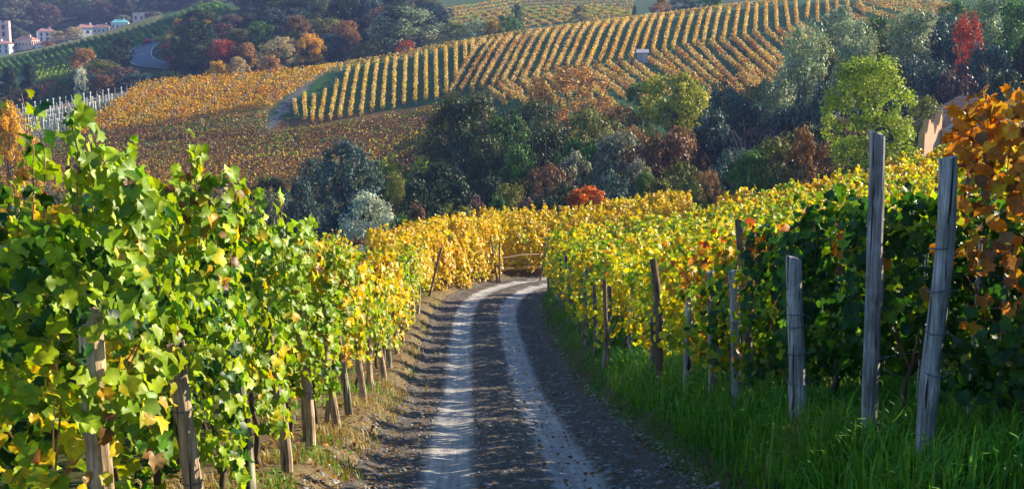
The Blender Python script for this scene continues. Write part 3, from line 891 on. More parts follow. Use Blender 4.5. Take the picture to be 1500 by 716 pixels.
grass_obj('dry_grass', x, y, .14 * rng.uniform(.5, 1.5, len(x)), dict(straw=.38, straw2=.2, g3=.25, g2=.17), 'patchy dry straw coloured grass on the sunny roadside verge', .007)
def stones(n, xs, ys, sz, name, label, lift=0.0):
    base = np.array([(1,0,0),(-1,0,0),(0,1,0),(0,-1,0),(0,0,.7),(0,0,-.7)], float)
    f8 = np.array([(0,2,4),(2,1,4),(1,3,4),(3,0,4),(2,0,5),(1,2,5),(3,1,5),(0,3,5)])
    dd = road_dist(xs, ys)
    z = H(xs, ys) + .022 * (np.abs(dd) < 1.8)
    V = base[None] * sz[:, None, None] * rng.uniform(.6, 1.3, (n, 6, 1))
    a = rng.random(n) * 6.28; ca, sa = np.cos(a), np.sin(a)
    V = np.stack([V[..., 0]*ca[:, None] - V[..., 1]*sa[:, None], V[..., 0]*sa[:, None] + V[..., 1]*ca[:, None], V[..., 2]*.7], -1)
    V += np.stack([xs, ys, z], 1)[:, None]
    F = (f8[None] + (np.arange(n) * 6)[:, None, None]).reshape(-1, 3)
    return new_obj(name, mesh_np(name, V.reshape(-1, 3), F, M['stone']), None, kind='stuff', label=label, category='gravel')
n1 = 9000
x1, y1 = along(n1, 9, 50, -.42, .42); x2, y2 = along(n1, 9, 50, 1.1, 2.1); x3, y3 = along(5000, 9, 50, -2.3, -1.15)
xs, ys = np.r_[x1, x2, x3], np.r_[y1, y2, y3]
stones(len(xs), xs, ys, np.exp(rng.normal(-3.95, .5, len(xs))), 'gravel', 'loose gravel stones between and beside the pale wheel tracks')
def litter(n, d0, d1, name, label, mix):
    x, y = along(n, 8, 50, d0, d1); z = H(x, y) + .035
    R = leaf_frames(np.stack([rng.normal(0, .35, n), rng.normal(0, .35, n), np.ones(n)], 1), 0)
    V, F, C = leaves_mesh('', np.stack([x, y, z], 1), R, rng.uniform(.035, .075, n), palette_cols(n, mix), MIDL, None)
    new_obj(name, mesh_np(name, V, F, M['leaf'], C), None, kind='stuff', label=label, category='leaf litter')
litter(2600, -3.2, -1.3, 'fallen_leaves', 'fallen brown and tan leaves on the sunny roadside verge', dict(brown=.5, tan=.4, gold=.1))
litter(1500, -.5, 2.4, 'fallen_leaves', 'sparse fallen brown leaves on the dark gravel strips', dict(brown=.8, tan=.2))

# ------------------------------------------------------------------ far vine rows
def far_row(pix, y0, y1, mix, label, group, h=1.25, zb=.15, half=.30, dens=36, ls=.28, dy=5, posts=0, seed=0):
    pts = np.array([hit(a, b + dy, y0, y1) for a, b in pix])
    if len(pts) > 2:
        pp, _ = resample(pts, 4); pts = smooth_line(pp, 6)
    L2, s2 = resample(pts, 1.0)
    Ln = s2[-1]; n = max(8, int(Ln * dens))
    s = rng.random(n) * Ln
    x = np.interp(s, s2, L2[:, 0]); y = np.interp(s, s2, L2[:, 1])
    d = unit((L2[-1] - L2[0])[:2]); nx = np.array((d[1], -d[0]))
    v = rng.random(n); q = rng.uniform(-1, 1, n)
    hw = half * (1 - .45 * np.abs(v - .45)) * (1 + .25 * np.sin(s * 2.1 + seed))
    x = x + nx[0] * q * hw; y = y + nx[1] * q * hw
    g = H(x, y)
    z = zb + v * (h - zb) * (1 + .1 * np.sin(s * 1.3 + seed * 2) + .06 * np.sin(s * 4.1))
    keep = rng.random(n) > .5 * (np.sin(s * .37 + seed * 1.7) > .93)
    pos = np.stack([x, y, g + z], 1)[keep]; q = q[keep]
    nrm = np.stack([nx[0] * q, nx[1] * q, .5 + 0 * q], 1) + rng.normal(0, .5, (len(q), 3)) + np.array((.4, 0, 0))
    R = leaf_frames(nrm); sz = ls * rng.uniform(.6, 1.3, len(q))
    col = palette_cols(len(q), mix, vnoise(pos, .35, 91 + seed % 3))
    org = np.array((pts[0][0], pts[0][1], pts[0][2]))
    V, F, C = leaves_mesh('', pos - org, R, sz, col, QUADL, None)
    me = mesh_np('foliage', V, F, M['leaf'], C)
    root = empty('vine_row', tuple(org), label, 'vine row', group)
    new_obj('foliage', me, root, kind='stuff')
    if posts:
        m = MB(); a = 0
        while a < Ln:
            xx, yy_ = np.interp(a, s2, L2[:, 0]), np.interp(a, s2, L2[:, 1]); zz = Hs(xx, yy_)
            m.box(xx - .05 - org[0], xx + .05 - org[0], yy_ - .05 - org[1], yy_ + .05 - org[1], zz - org[2] - .2, zz + h + .25 - org[2]); a += posts
        m.build('stakes', M['tin'], root, kind='stuff')
F_OR = dict(orange=.3, gold=.45, yellow=.12, brown=.06, tan=.07)
F_GO = dict(gold=.22, wheat=.46, yellow=.16, tan=.12, orange=.04)
F_RD = dict(rust=.36, red=.1, brown=.14, tan=.28, wheat=.12)
F_BR = dict(brown=.50, rust=.08, tan=.08, green=.14, dgreen=.10, ygreen=.10)
F_BT = dict(tan=.3, gold=.3, ygreen=.14, lime=.12, brown=.14)
F_DG = dict(dgreen=.25, green=.4, ygreen=.25, lime=.1)
F_LG = dict(green=.2, ygreen=.4, lime=.3, bgreen=.1)
def z2(a, b, o=(350, 0), s=3.255): return (o[0] + a / s, o[1] + b / s)
B_ROWS = [(265,480,275,540),(312,440,318,565),(360,455,350,570),(412,430,390,570),(470,390,435,565),(525,320,480,555),(572,310,530,545),(617,300,583,535),(662,290,635,520),(707,280,685,512),(747,278,737,505),(797,268,787,490),(848,258,840,480),(892,248,892,470),(938,240,943,465),(985,228,990,440),(1035,210,1035,365),(1078,200,1080,290),(1115,195,1112,245)]
for i, (a, b, c, d) in enumerate(B_ROWS):
    far_row([z2(c, d), z2(a, b)], 188, 275, F_GO, 'straight golden vine row up the green slope, ' + nth(i) + ' counted from the orange field', 'golden rows up the green slope', seed=i)
C_ROWS = [(1175,185,1005,445),(1215,185,1060,430),(1255,175,1105,425),(1300,165,1155,410)]
for i, (a, b, c, d) in enumerate(C_ROWS):
    far_row([z2(c, d), z2(a, b)], 182, 285, lerp_mix(F_GO, F_RD, .5), 'reddish golden vine row slanting up the far slope, ' + nth(i) + ' after the straight golden ones', 'reddish rows slanting up the far slope', seed=30 + i)
C2 = [(115,180,0,350),(160,170,15,410),(205,165,70,400),(255,150,115,395),(300,140,165,385),(345,130,215,375),(390,125,275,365),(435,120,325,335),(485,115,375,320),(530,105,425,310),(580,105,470,315),(625,95,520,310),(670,95,580,290),(715,85,630,285),(760,85,680,275),(805,80,730,265),(845,75,785,240),(885,70,832,240),(930,65,885,235),(980,65,930,225),(1025,60,980,215),(1070,55,1030,210),(1110,45,1075,200),(1155,40,1120,190),(1200,40,1170,180),(1245,30,1222,170),(1290,25,1270,160)]
for i, (a, b, c, d) in enumerate(C2):
    o = (700, 0)
    red = max(0, .75 - i * .07)
    far_row([z2(c, d, o), z2(a, b, o)], 178, 300, lerp_mix(F_GO, F_RD, red), 'reddish golden vine row slanting up the far slope, ' + nth(i + 4) + ' after the straight golden ones' if red > .2 else 'golden vine row on the far slope above the shed, ' + nth(max(0, i - 8)) + ' after the reddish ones',
            'reddish rows slanting up the far slope' if red > .2 else 'golden rows above the shed', seed=40 + i)
C3 = [(45,25,30,140),(80,20,75,130),(120,15,120,120),(160,10,165,115),(200,10,215,115),(243,5,250,95),(300,5,290,70),(335,-5,335,75),(375,-5,380,70),(415,-5,420,75),(455,-10,470,60),(500,-10,530,50)]
for i, (a, b, c, d) in enumerate(C3):
    if i in (0, ): continue
    o = (1080, 0)
    far_row([z2(c, d, o, 2.864), z2(a, b, o, 2.864)], 178, 310, lerp_mix(F_GO, F_RD, .15 * (i > 5)), 'golden vine row on the far slope above the shed, ' + nth(i + 18) + ' after the reddish ones', 'golden rows above the shed', seed=70 + i)
D_ROWS = [(50,420,115,475),(100,405,160,455),(140,395,195,435),(200,385,250,420),(500,315,660,430),(555,305,740,440),(615,295,800,460),(665,285,840,420),(725,280,880,410),(800,272,980,390),(835,240,1080,460),(885,240,1120,440),(945,230,1150,415),(995,220,1200,410),(1050,205,1250,420),(1105,195,1330,400),(1155,185,1370,370),(1210,175,1400,340),(1262,165,1420,300),(480,370,640,500),(500,430,610,560),(440,330,560,420),(215,375,300,450),(265,370,350,450),(320,350,420,440),(380,335,480,430),(160,440,230,500),(300,430,390,500)]
for i, (a, b, c, d) in enumerate(D_ROWS):
    o = (700, 0)
    c, d = c + .25 * (c - a), d + .25 * (d - b)
    far_row([z2(a, b, o), z2(c, d, o)], 168, 290, lerp_mix(F_GO, F_RD, .55), 'rusty gold vine row across the lower far slope, ' + nth(i) + ' of those around the shed', 'rusty rows across the lower far slope', seed=90 + i)
D2 = [(25,145,145,265),(70,135,175,235),(120,125,230,215),(165,120,260,190),(0,170,130,300),(0,235,80,330),(0,280,70,370),(0,320,80,400),(210,115,330,180),(255,100,420,180),(335,80,470,150),(380,72,520,140),(420,76,560,140),(470,60,640,120),(490,20,700,90),(530,0,760,60),(600,-6,820,50),(680,-10,900,55),(780,-10,960,50)]
for i, (a, b, c, d) in enumerate(D2):
    o = (1080, 0)
    c, d = c + .2 * (c - a), d + .2 * (d - b)
    far_row([z2(a, b, o, 2.864), z2(c, d, o, 2.864)], 168, 300, lerp_mix(F_GO, F_RD, .7), 'rusty gold vine row behind the poplars of the far slope, ' + nth(i) + ' from the shed side', 'rusty rows behind the poplars', seed=120 + i)
# a golden row that follows the crest of the far slope
for k in range(3):
    far_row([(430, 111 - 4*k), (490, 99 - 4*k), (560, 88 - 4*k), (640, 72 - 4*k), (700, 60 - 4*k)], 240, 300, F_GO, 'pale golden vine row following the crest of the far slope', 'golden rows on the crest of the far slope', seed=150 + k, dens=26)
    far_row([(700, 56 - 3*k), (800, 40 - 3*k), (900, 26 - 3*k), (1000, 15 - 3*k), (1100, 4 - 3*k), (1180, -6 - 3*k)], 250, 320, F_GO, 'pale golden vine row following the crest of the far slope', 'golden rows on the crest of the far slope', seed=155 + k, dens=26)
for i in range(17):
    f = i / 16
    a = (104 + f * 101, 199 - f * 74); m_ = (255 + f * 80, 178 - f * 66 + 2); b = (400 + f * 91, 153 - f * 54)
    far_row([a, m_, b], 203, 275, F_OR, 'orange vine row with pale stakes, ' + nth(i) + ' up from the brown field', 'orange rows of the field under the wood', seed=170 + i, h=1.55, zb=.5, dens=26, ls=.3, posts=5.5, dy=4)
for i in range(26):
    f = i / 25
    far_row([(-30 + 60 * f, 222 + 88 * f), (88 + 70 * f, 212 + 92 * f), (300 + 30 * f, 196 + 98 * f), (430 + 10 * f, 192 + 90 * f), (650 + 8 * f, 153 + 85 * f)], 158, 212, lerp_mix(F_BR, F_BT, .15 + .45 * (f > .35) * (f < .8)), 'low brown vine row of the faded field, ' + nth(i) + ' down from its grassy top edge', 'brown rows of the faded field', seed=190 + i, h=.95, zb=.0, half=.45, dens=24, ls=.27, dy=2)
for i in range(7):
    far_row([(100, 206 + 1.2 * i), (200, 191 + 2.4 * i), (300, 174 + 3.6 * i), (392, 165 + 4.6 * i)], 190, 240, F_BR, 'low brown vine row on the bank between the orange field and the faded field, ' + nth(i), 'brown rows below the orange field', seed=400 + i, h=.95, zb=.0, half=.45, dens=24, ls=.27, dy=2)
top = np.array([(-22, 94), (3,88),(60,75),(120,60),(180,46),(240,28),(280,12),(312,0)], float); tl, _ = resample(top, 9.4)
for i, (a, b) in enumerate(tl):
    far_row([(a, b), (a + 11 + i * .12, b + 8), (a + 22 + i * .2, b + 19 + i * .1)], 350, 470, F_DG, 'dark green vine row on the village slope, ' + nth(i) + ' counted up from below the tower', 'dark green rows below the village', seed=220 + i, h=1.3, half=.42, dens=22, ls=.42, dy=3)
for i in range(11):
    far_row([(50 + 7.2 * i, 119 - i * .6), (60 + 7.0 * i, 94 - i * .5)], 318, 420, F_LG, 'bright green vine row below the dark green rows of the village slope', 'bright green rows on the village slope', seed=270 + i, h=1.2, half=.45, dens=22, ls=.42, dy=3)
for i in range(10):
    far_row([(-4 + 9.5 * i, 142 - 2.8 * i), (10 + 10 * i, 157 - 2.6 * i)], 290, 370, dict(red=.3, brown=.35, orange=.15, dgreen=.2), 'dark red vine row beyond the white concrete posts', 'dark red rows beyond the white posts', seed=285 + i, h=1.5, half=.5, dens=24, ls=.4, dy=3)
for i in range(9):
    far_row([(612 + i * 12, 16 + 4.2 * i), (760 + i * 6, 3 + 4.2 * i - 6), (930, -7 + 4.2 * i)], 400, 540, lerp_mix(F_LG, F_GO, .75), 'pale gold vine row on the distant slope behind the crest, ' + nth(i) + ' from its top', 'pale gold rows behind the crest', seed=300 + i, h=1.0, half=.36, dens=22, ls=.40, dy=2)
for i in range(13):
    far_row([(672 + 16 * i, 18 - i * 1.0), (722 + 17 * i, 45 - 2.0 * i)], 400, 540, lerp_mix(F_LG, F_GO, .45), 'green gold vine row fanning down the distant slope, ' + nth(i) + ' from the wood', 'green gold rows behind the crest', seed=320 + i, h=1.0, half=.36, dens=22, ls=.40, dy=2)

for i in range(7):
    far_row([(14 + 6 * i, 170 + 6 * i), (100 + 6 * i, 156 + 5.5 * i), (200 - 12 * i, 141 + 6 * i)], 206, 275, dict(tan=.4, ygreen=.3, brown=.2, green=.1), 'thin young vine row among the white concrete posts, ' + nth(i) + ' from the upper edge', 'young vine rows among the white posts', seed=420 + i, h=.8, zb=.1, half=.2, dens=12, ls=.22, dy=2)
# white concrete posts of the young vineyard
wm = MB().box(-.06, .06, -.06, .06, -.3, 2.3); wm.box(-.045, .045, -.3, .3, 2.3, 2.36)
wp_mesh = wm.mesh('concrete_post', M['concrete'])
brace_m = MB().tube([(0, 0, 1.9), (1.1, -.3, -.1)], .05, 4).mesh('brace', M['concrete'])
wire_m = MB().box(-.02, .02, -.28, .28, 1.5, 1.54).mesh('crossbar', M['concrete'])
for j in range(5):
    for k in range(20 - 3 * j):
        px = 16 + 9.0 * k + 4 * j; py = 173 - 1.5 * k + 7.5 * j
        p = hit(px, py, 206, 275)
        o = new_obj('concrete_post', wp_mesh, None, label='white concrete trellis post of the bare young vineyard', category='post', group='white posts of the young vineyard')
        o.location = tuple(p); o.rotation_euler = (random.uniform(-.04, .04), random.uniform(-.05, .05), random.uniform(-.3, .3))
        c = new_obj('crossbar', wire_m, o)
        if k % 2 == j % 2: c = new_obj('brace', brace_m, o)

# ------------------------------------------------------------------ trees
def tree_proto(seed, kind, nclump=95, per=60, ls=.026):
    asp = {'round': 1.45, 'tall': 2.3, 'cone': 2.0, 'bush': 1.1}[kind]
    r = np.random.default_rng(seed)
    # envelope radius at height f (0..1), relative to the half width .5
    if kind == 'round':  lo, env = .20, lambda f: np.sqrt(np.clip(1 - ((f - .58) / .44) ** 2, 0, 1))
    elif kind == 'tall': lo, env = .12, lambda f: np.sqrt(np.clip(1 - ((f - .52) / .5) ** 2, 0, 1)) * (.8 + .2 * np.sin(f * 14))
    elif kind == 'cone': lo, env = .10, lambda f: np.clip(1.08 - f, 0, 1) ** .8
    else:                lo, env = .02, lambda f: np.sqrt(np.clip(1 - ((f - .30) / .72) ** 2, 0, 1))
    m = MB()
    topz = .82
    tp = [(0, 0, -.03)]
    for i in range(1, 8): tp.append((r.normal(0, .012) * i / 3, r.normal(0, .012) * i / 3, topz * i / 7))
    tp = np.array(tp)
    m.tube(tp, np.linspace(.028, .006, 8), 7)
    cl = []
    def limb(b0, b1, ra, depth):
        mid_ = (b0 + b1) / 2 + r.normal(0, .025, 3) + (0, 0, .02)
        m.tube([b0, mid_, b1], (ra, ra * .7, ra * .35), 5, False)
        if depth:
            for _ in range(3):
                t0 = r.uniform(.35, .95); st = b0 + (b1 - b0) * t0
                e = st + (b1 - b0) * r.uniform(.25, .5) + r.normal(0, .09, 3)
                limb(st, e, ra * .45, depth - 1)
    lobes = [(r.uniform(0, 6.28), r.uniform(.25, .9), r.uniform(-.35, .4)) for _ in range(6)]
    for i in range(nclump):
        f = lo + (1 - lo) * r.random() ** .85
        a = r.uniform(0, 6.28)
        e = float(env(f))
        for la, lf, lw in lobes:
            e *= 1 + lw * math.exp(-((f - lf) / .16) ** 2) * max(0, math.cos(a - la)) ** 2
        rr = .46 * e * (r.random() ** .38)
        cl.append((rr * math.cos(a), rr * math.sin(a), f * .97))
    cl = np.array(cl)
    for k in r.choice(len(cl), 13, False):
        c = cl[k]; b = tp[int(np.clip(c[2] * 7 * .75, 1, 6))]
        limb(b, c, .011, 1)
    crad = .055 if kind in ('tall', 'cone') else .068
    sizes = crad * r.uniform(.6, 1.35, len(cl))
    n = len(cl) * per
    ci = np.repeat(np.arange(len(cl)), per)
    g = r.normal(0, 1, (n, 3)); g = unit(g) * (r.random((n, 1)) ** .45)
    pos = cl[ci] + g * sizes[ci][:, None] * (asp * .95, asp * .95, .85)
    pos[:, 2] = np.maximum(pos[:, 2], .01)
    nrm = g + (0, 0, .35) + r.normal(0, .4, (n, 3))
    sz = ls * r.uniform(.6, 1.35, n)
    b = (r.uniform(.72, 1.25, len(cl))[ci]) * r.uniform(.75, 1.25, n)
    sec = np.clip(r.random(len(cl))[ci] * .7 + r.random(n) * .45 - .2, 0, 1)
    col = np.stack([b, sec, 0 * b], 1)
    V, Fq, C = leaves_mesh('', 0 * pos, leaf_frames(nrm + np.array((0, 0, .25)), .25), sz, col, QUADL, None)
    V = V * np.array((asp, asp, 1.0)) + np.repeat(pos, 4, 0)
    return m.mesh('trunk', M['bark'], True), mesh_np('crown', V, Fq, M['crown'], C)
PROTO = {}
for kind, cnt in (('round', 4), ('tall', 3), ('cone', 1), ('bush', 3)):
    PROTO[kind] = [tree_proto(500 + 17 * i + len(kind), kind, nclump=120 if kind != 'cone' else 130, per=60 if kind == 'bush' else 80, ls={'round': .021, 'tall': .0135, 'cone': .018, 'bush': .026}[kind]) for i in range(cnt)]
for k_ in ('round', 'bush'):
    PROTO[k_ + '_sparse'] = [tree_proto(900 + i, k_, nclump=115, per=48, ls=.020) for i in range(2)]
PROTO['hero'] = [tree_proto(960 + i, 'round', nclump=170, per=75, ls=.018) for i in range(2)]
TC = {'blue': (.055,.105,.095), 'dark': (.03,.06,.025), 'oak': (.06,.08,.02), 'green': (.07,.17,.02), 'bright': (.27,.36,.02),
      'olive': (.17,.19,.03), 'yg': (.36,.36,.02), 'yellow': (.58,.40,.02), 'gold': (.60,.36,.015), 'orange': (.60,.17,.012), 'red': (.42,.075,.025),
      'tan': (.34,.19,.06), 'brown': (.18,.095,.04), 'silver': (.50,.56,.50), 'grey': (.20,.21,.14), 'palegr': (.28,.35,.20), 'cream': (.50,.42,.20), 'mauve': (.16,.10,.09)}
TNAME = {'blue': 'blue green', 'dark': 'dark green', 'oak': 'dark olive', 'green': 'green', 'bright': 'bright green', 'olive': 'olive', 'yg': 'yellow green', 'yellow': 'yellow',
         'gold': 'golden', 'orange': 'bright orange', 'red': 'rust red', 'tan': 'tan leaved', 'brown': 'brown', 'silver': 'silvery', 'grey': 'grey green', 'palegr': 'pale green', 'cream': 'cream leaved', 'mauve': 'dull purple brown'}
tree_n = 0
def place_tree(x, y, ztop, width, kind, colr, label, group, zbase=None):
    global tree_n
    tree_n += 1
    z = Hs(x, y) if zbase is None else zbase
    h = max(1.5, ztop - z)
    tr, cr = PROTO[kind][tree_n % len(PROTO[kind])]
    isb = kind.startswith('bush')
    root = empty('bush' if isb else 'tree', (x, y, z), label, 'bush' if isb else 'tree', group)
    root.rotation_euler = (0, 0, random.uniform(0, 6.28))
    root.scale = (width, width, h)
    c = np.array(TC[colr]) * random.uniform(.85, 1.18)
    t_ = new_obj('trunk', tr, root); k = new_obj('crown', cr, root)
    k.color = (*np.clip(c * (1 + rng.normal(0, .03, 3)), .01, .8), 1)
    return root
def tree_px(px, top, wpx, Y, kind, colr, label=None, group=None):
    a, t = ray(px, top)
    x = a * Y; wd = wpx * Y / FPX
    if label is None:
        marks = [(h_[0], h_[3], n_) for h_, n_ in zip(HERO, LAND) if n_]
        mk = min(marks, key=lambda q: ((q[0] - px) / 60) ** 2 + ((q[1] - Y) / 18) ** 2)
        rel = 'behind' if Y > mk[1] + 8 else 'in front of' if Y < mk[1] - 8 else 'beside'
        hgt = 'tall ' if t * Y - Hs(x, Y) > 17 else 'low ' if t * Y - Hs(x, Y) < 9 else ''
        label = hgt + TNAME[colr] + (' bush' if kind.startswith('bush') else ' tree') + ' in the valley wood ' + rel + ' the ' + mk[2]
        group = 'trees of the valley wood'
    place_tree(x, Y, t * Y, wd * 1.12, kind, colr, label, group)
LAND = ['silvery white bush', None, 'bright orange bush', 'sunlit bright green tree', None, 'big dark oak', 'large tan oak', 'rounded yellow green tree', 'golden tree', 'rust red tree', 'tall pale poplar', 'broad poplar clump', 'cream flowering bush']
HERO = [
 (540, 283, 112, 94, 'bush', 'silver', 'silvery white leaved bush standing out behind the green vines'),
 (588, 312, 62, 90, 'bush', 'green', 'rounded dark green bush right beside the silvery white bush'),
 (862, 274, 96, 74, 'bush', 'orange', 'bright orange bush at the edge of the yellow vine slope'),
 (1276, 80, 122, 86, 'hero', 'bright', 'sunlit bright green tree beside the ruined brick house'),
 (1355, 138, 62, 92, 'round_sparse', 'olive', 'small thin olive tree between the bright green tree and the ruin'),
 (684, 130, 128, 140, 'hero', 'oak', 'big dark oak with branching crown before the brown field'),
 (832, 94, 140, 156, 'round_sparse', 'tan', 'large tan leaved oak rising in front of the slanting rows'),
 (988, 108, 112, 148, 'round', 'yg', 'rounded yellow green tree below the small shed'),
 (8, 152, 72, 130, 'round', 'gold', 'golden tree showing behind the big leaved vine row'),
 (1420, 22, 66, 132, 'tall', 'red', 'rust red tree among blue green trees behind the ruin'),
 (1184, 24, 104, 132, 'tall', 'palegr', 'tall pale green poplar above the bluish thicket'),
 (1342, 8, 124, 142, 'tall', 'palegr', 'broad silvery green poplar clump behind the bright green tree'),
 (1478, 148, 52, 70, 'bush', 'cream', 'pale cream flowering bush behind the orange red vine leaves'),
]
for (px, t, wp, Y, kd, c, lab) in HERO: tree_px(px, t, wp, Y, kd, c, lab, None if 0 else 'single trees')
VAL = [
 (462,225,80,124,'tall','blue'),(505,203,100,120,'round','blue'),(440,262,70,108,'bush','blue'),(325,274,60,112,'bush_sparse','grey'),(395,278,70,106,'bush_sparse','grey'),
 (360,292,70,100,'bush','olive'),(565,225,80,142,'bush','bright'),(620,232,70,146,'bush','bright'),(581,252,44,116,'tall','olive'),(560,285,60,110,'bush','brown'),(640,240,110,122,'round','dark'),(610,262,90,112,'bush','dark'),
 (668,298,86,92,'bush','olive'),(697,292,50,100,'bush','mauve'),(720,262,70,112,'bush','dark'),(715,200,80,130,'round','oak'),(610,300,60,104,'bush','brown'),
 (775,146,110,146,'round','oak'),(745,170,80,138,'round','green'),(760,215,70,120,'round','green'),(800,190,90,130,'round','oak'),(870,158,110,134,'round','olive'),(850,205,90,122,'round','green'),
 (905,152,86,150,'round_sparse','brown'),(938,122,58,162,'round','green'),(925,185,80,138,'round','tan'),(1010,120,70,150,'round','green'),
 (748,262,66,98,'tall','olive'),(728,288,50,92,'bush','green'),(803,238,90,108,'round_sparse','brown'),(775,285,70,94,'bush','mauve'),(842,225,96,112,'bush','grey'),(905,198,116,118,'round','grey'),
 (893,246,80,102,'bush','blue'),(935,235,80,108,'bush','grey'),(800,292,90,88,'bush','dark'),(830,262,80,96,'bush','dark'),
 (970,192,124,116,'round','brown'),(1000,188,80,120,'round','tan'),(1003,234,88,94,'bush','olive'),(946,250,44,90,'tall','green'),(965,262,70,88,'bush','olive'),
 (1062,118,90,128,'round_sparse','blue'),(1042,165,90,122,'round','blue'),(1090,150,90,132,'round','blue'),(1140,104,84,128,'tall','palegr'),(1110,190,100,118,'round','mauve'),(1085,215,90,108,'round_sparse','blue'),
 (1150,160,100,122,'round','blue'),(1200,120,90,120,'round','blue'),(1185,180,90,108,'round','dark'),(1140,195,110,92,'bush','olive'),(1175,188,60,90,'bush','tan'),(1100,222,80,90,'bush','green'),(1040,248,60,86,'bush_sparse','tan'),(1010,268,70,82,'bush','olive'),
 (1248,62,74,142,'round','palegr'),(1270,32,54,150,'tall','palegr'),(1225,130,80,118,'round','blue'),(1240,175,80,98,'round','mauve'),(1210,205,60,92,'bush','brown'),
 (1330,80,100,125,'round','blue'),(1370,95,90,128,'tall','blue'),(1300,100,90,130,'round','dark'),(1400,110,100,122,'round','mauve'),(1440,65,110,126,'round','blue'),(1470,105,100,120,'round','dark'),
 (1450,-12,110,152,'tall','palegr'),(1495,-5,100,146,'tall','green'),(1500,60,110,132,'round','dark'),(1400,60,70,140,'tall','blue'),(1420,140,90,112,'bush','mauve'),(1350,140,90,114,'bush','blue'),(1490,130,80,104,'bush','dark'),
 (1230,10,80,165,'round','palegr'),(1290,25,80,170,'round','green'),(1310,50,80,160,'round','olive'),(1385,20,90,165,'round','blue'),(1200,60,80,160,'round','olive'),(1165,95,80,158,'round','palegr'),(1260,85,80,150,'round','blue'),(1410,0,90,175,'round','green'),(1445,20,90,168,'round','blue'),(1350,40,80,165,'round','blue'),(1110,125,70,155,'round','olive'),(1230,150,90,132,'round','dark'),(1300,150,100,118,'round','blue'),
 (90,285,90,118,'round','oak'),(130,290,80,100,'bush','green'),(40,270,90,140,'round','blue'),(220,275,80,130,'round','olive'),(290,285,80,125,'bush','dark'),(330,262,70,138,'bush','brown'),(390,258,80,132,'round','oak'),(415,285,70,112,'bush','blue'),(60,300,90,98,'bush','olive'),(-40,270,100,120,'round','dark'),(10,295,90,104,'bush','blue'),(200,305,90,94,'bush','olive'),(280,310,80,90,'bush','dark'),
 (1545,20,120,130,'round','oak'),(1560,90,110,110,'round','dark'),(250,300,90,104,'bush','oak'),(180,290,90,112,'bush','dark'),
]
for v in VAL: tree_px(*v)
# undergrowth that fills the valley floor under the wood
for i in range(70):
    px = random.uniform(430, 1540); Y = random.uniform(92, 150)
    a = (px - 750) / FPX / .98 * Y; z = Hs(a, Y)
    c = random.choice(['dark', 'dark', 'blue', 'oak', 'mauve', 'olive', 'brown', 'green'])
    place_tree(a, Y, z + random.uniform(4, 8), random.uniform(4.5, 7.5), 'bush', c, TNAME[c] + ' bush in the undergrowth of the valley wood', 'undergrowth of the valley wood')
# wood behind the orange field
BACK = [
 (327,58,56,318,'round_sparse','red'),(318,90,44,290,'bush','gold'),(348,84,40,292,'bush','cream'),(410,54,62,305,'round','cream'),(395,82,50,290,'bush','tan'),(455,50,48,308,'round','gold'),(362,64,34,312,'round','tan'),
 (505,30,50,325,'round','tan'),(470,62,54,312,'round','blue'),(540,60,60,315,'bush','olive'),(592,12,110,322,'round','palegr'),(552,45,70,335,'round','green'),(596,58,36,300,'bush','red'),(565,12,60,345,'round','cream'),
 (668,34,60,315,'bush','olive'),(700,28,60,312,'bush','palegr'),(722,30,42,310,'bush','yellow'),(742,24,50,312,'bush','green'),(640,50,50,310,'bush','cream'),
 (500,-14,60,390,'round','red'),(465,-20,70,400,'round','orange'),(545,0,40,380,'tall','grey'),(270,28,50,372,'round','tan'),(258,48,56,352,'round','olive'),(300,30,40,372,'round','gold'),
 (256,60,36,346,'round','red'),(268,58,60,338,'round','blue'),(295,70,56,322,'round','blue'),(340,66,36,330,'round','green'),
 (42,92,44,312,'cone','dark'),(12,98,46,306,'cone','dark'),(120,104,50,298,'round','blue'),(118,98,24,290,'bush_sparse','silver'),(150,88,60,308,'round','olive'),(122,72,44,330,'round','tan'),(165,68,44,338,'round','dark'),(180,54,30,352,'round','dark'),
 (178,98,56,298,'round','mauve'),(205,108,60,294,'round','blue'),(244,104,50,296,'round','dark'),(150,110,50,290,'bush','brown'),(90,118,40,296,'bush','green'),
 (850,6,30,405,'bush','olive'),(758,6,24,420,'bush','green'),(930,8,16,400,'cone','green'),(1000,-6,60,330,'bush','blue'),(1040,-12,60,335,'bush','green'),(970,-4,40,335,'bush','tan'),
]
for v in BACK:
    lab = TNAME[v[5]] + (' bush' if v[4].startswith('bush') else ' tree') + ' at the edge of the wood behind the orange field'
    tree_px(*v, label=lab, group='trees behind the orange field')
for i in range(95):
    px = random.uniform(255, 640); Y = random.uniform(318, 440)
    if px < 335 and Y > 375 or px < 285: continue
    a = (px - 750) / FPX / .98 * Y; z = Hs(a, Y)
    c = random.choice(['dark', 'dark', 'blue', 'blue', 'oak', 'grey', 'green', 'olive', 'brown', 'mauve'])
    place_tree(a, Y, z + random.uniform(10, 17), random.uniform(9, 15), random.choice(['round', 'round', 'tall']), c, TNAME[c] + ' tree inside the wood on the distant hillside', 'trees inside the distant wood')
# wooded hill behind the village
for i in range(110):
    px = random.uniform(-60, 420); Y = random.uniform(615, 840)
    a = (px - 750) / FPX / .98 * Y; z = Hs(a, Y)
    c = random.choice(['dark', 'blue', 'blue', 'grey', 'grey', 'palegr', 'olive', 'brown', 'mauve'])
    place_tree(a, Y, z + random.uniform(12, 20), random.uniform(13, 20), 'round', c, TNAME[c] + ' tree on the hazy hill behind the village', 'trees on the hill behind the village')

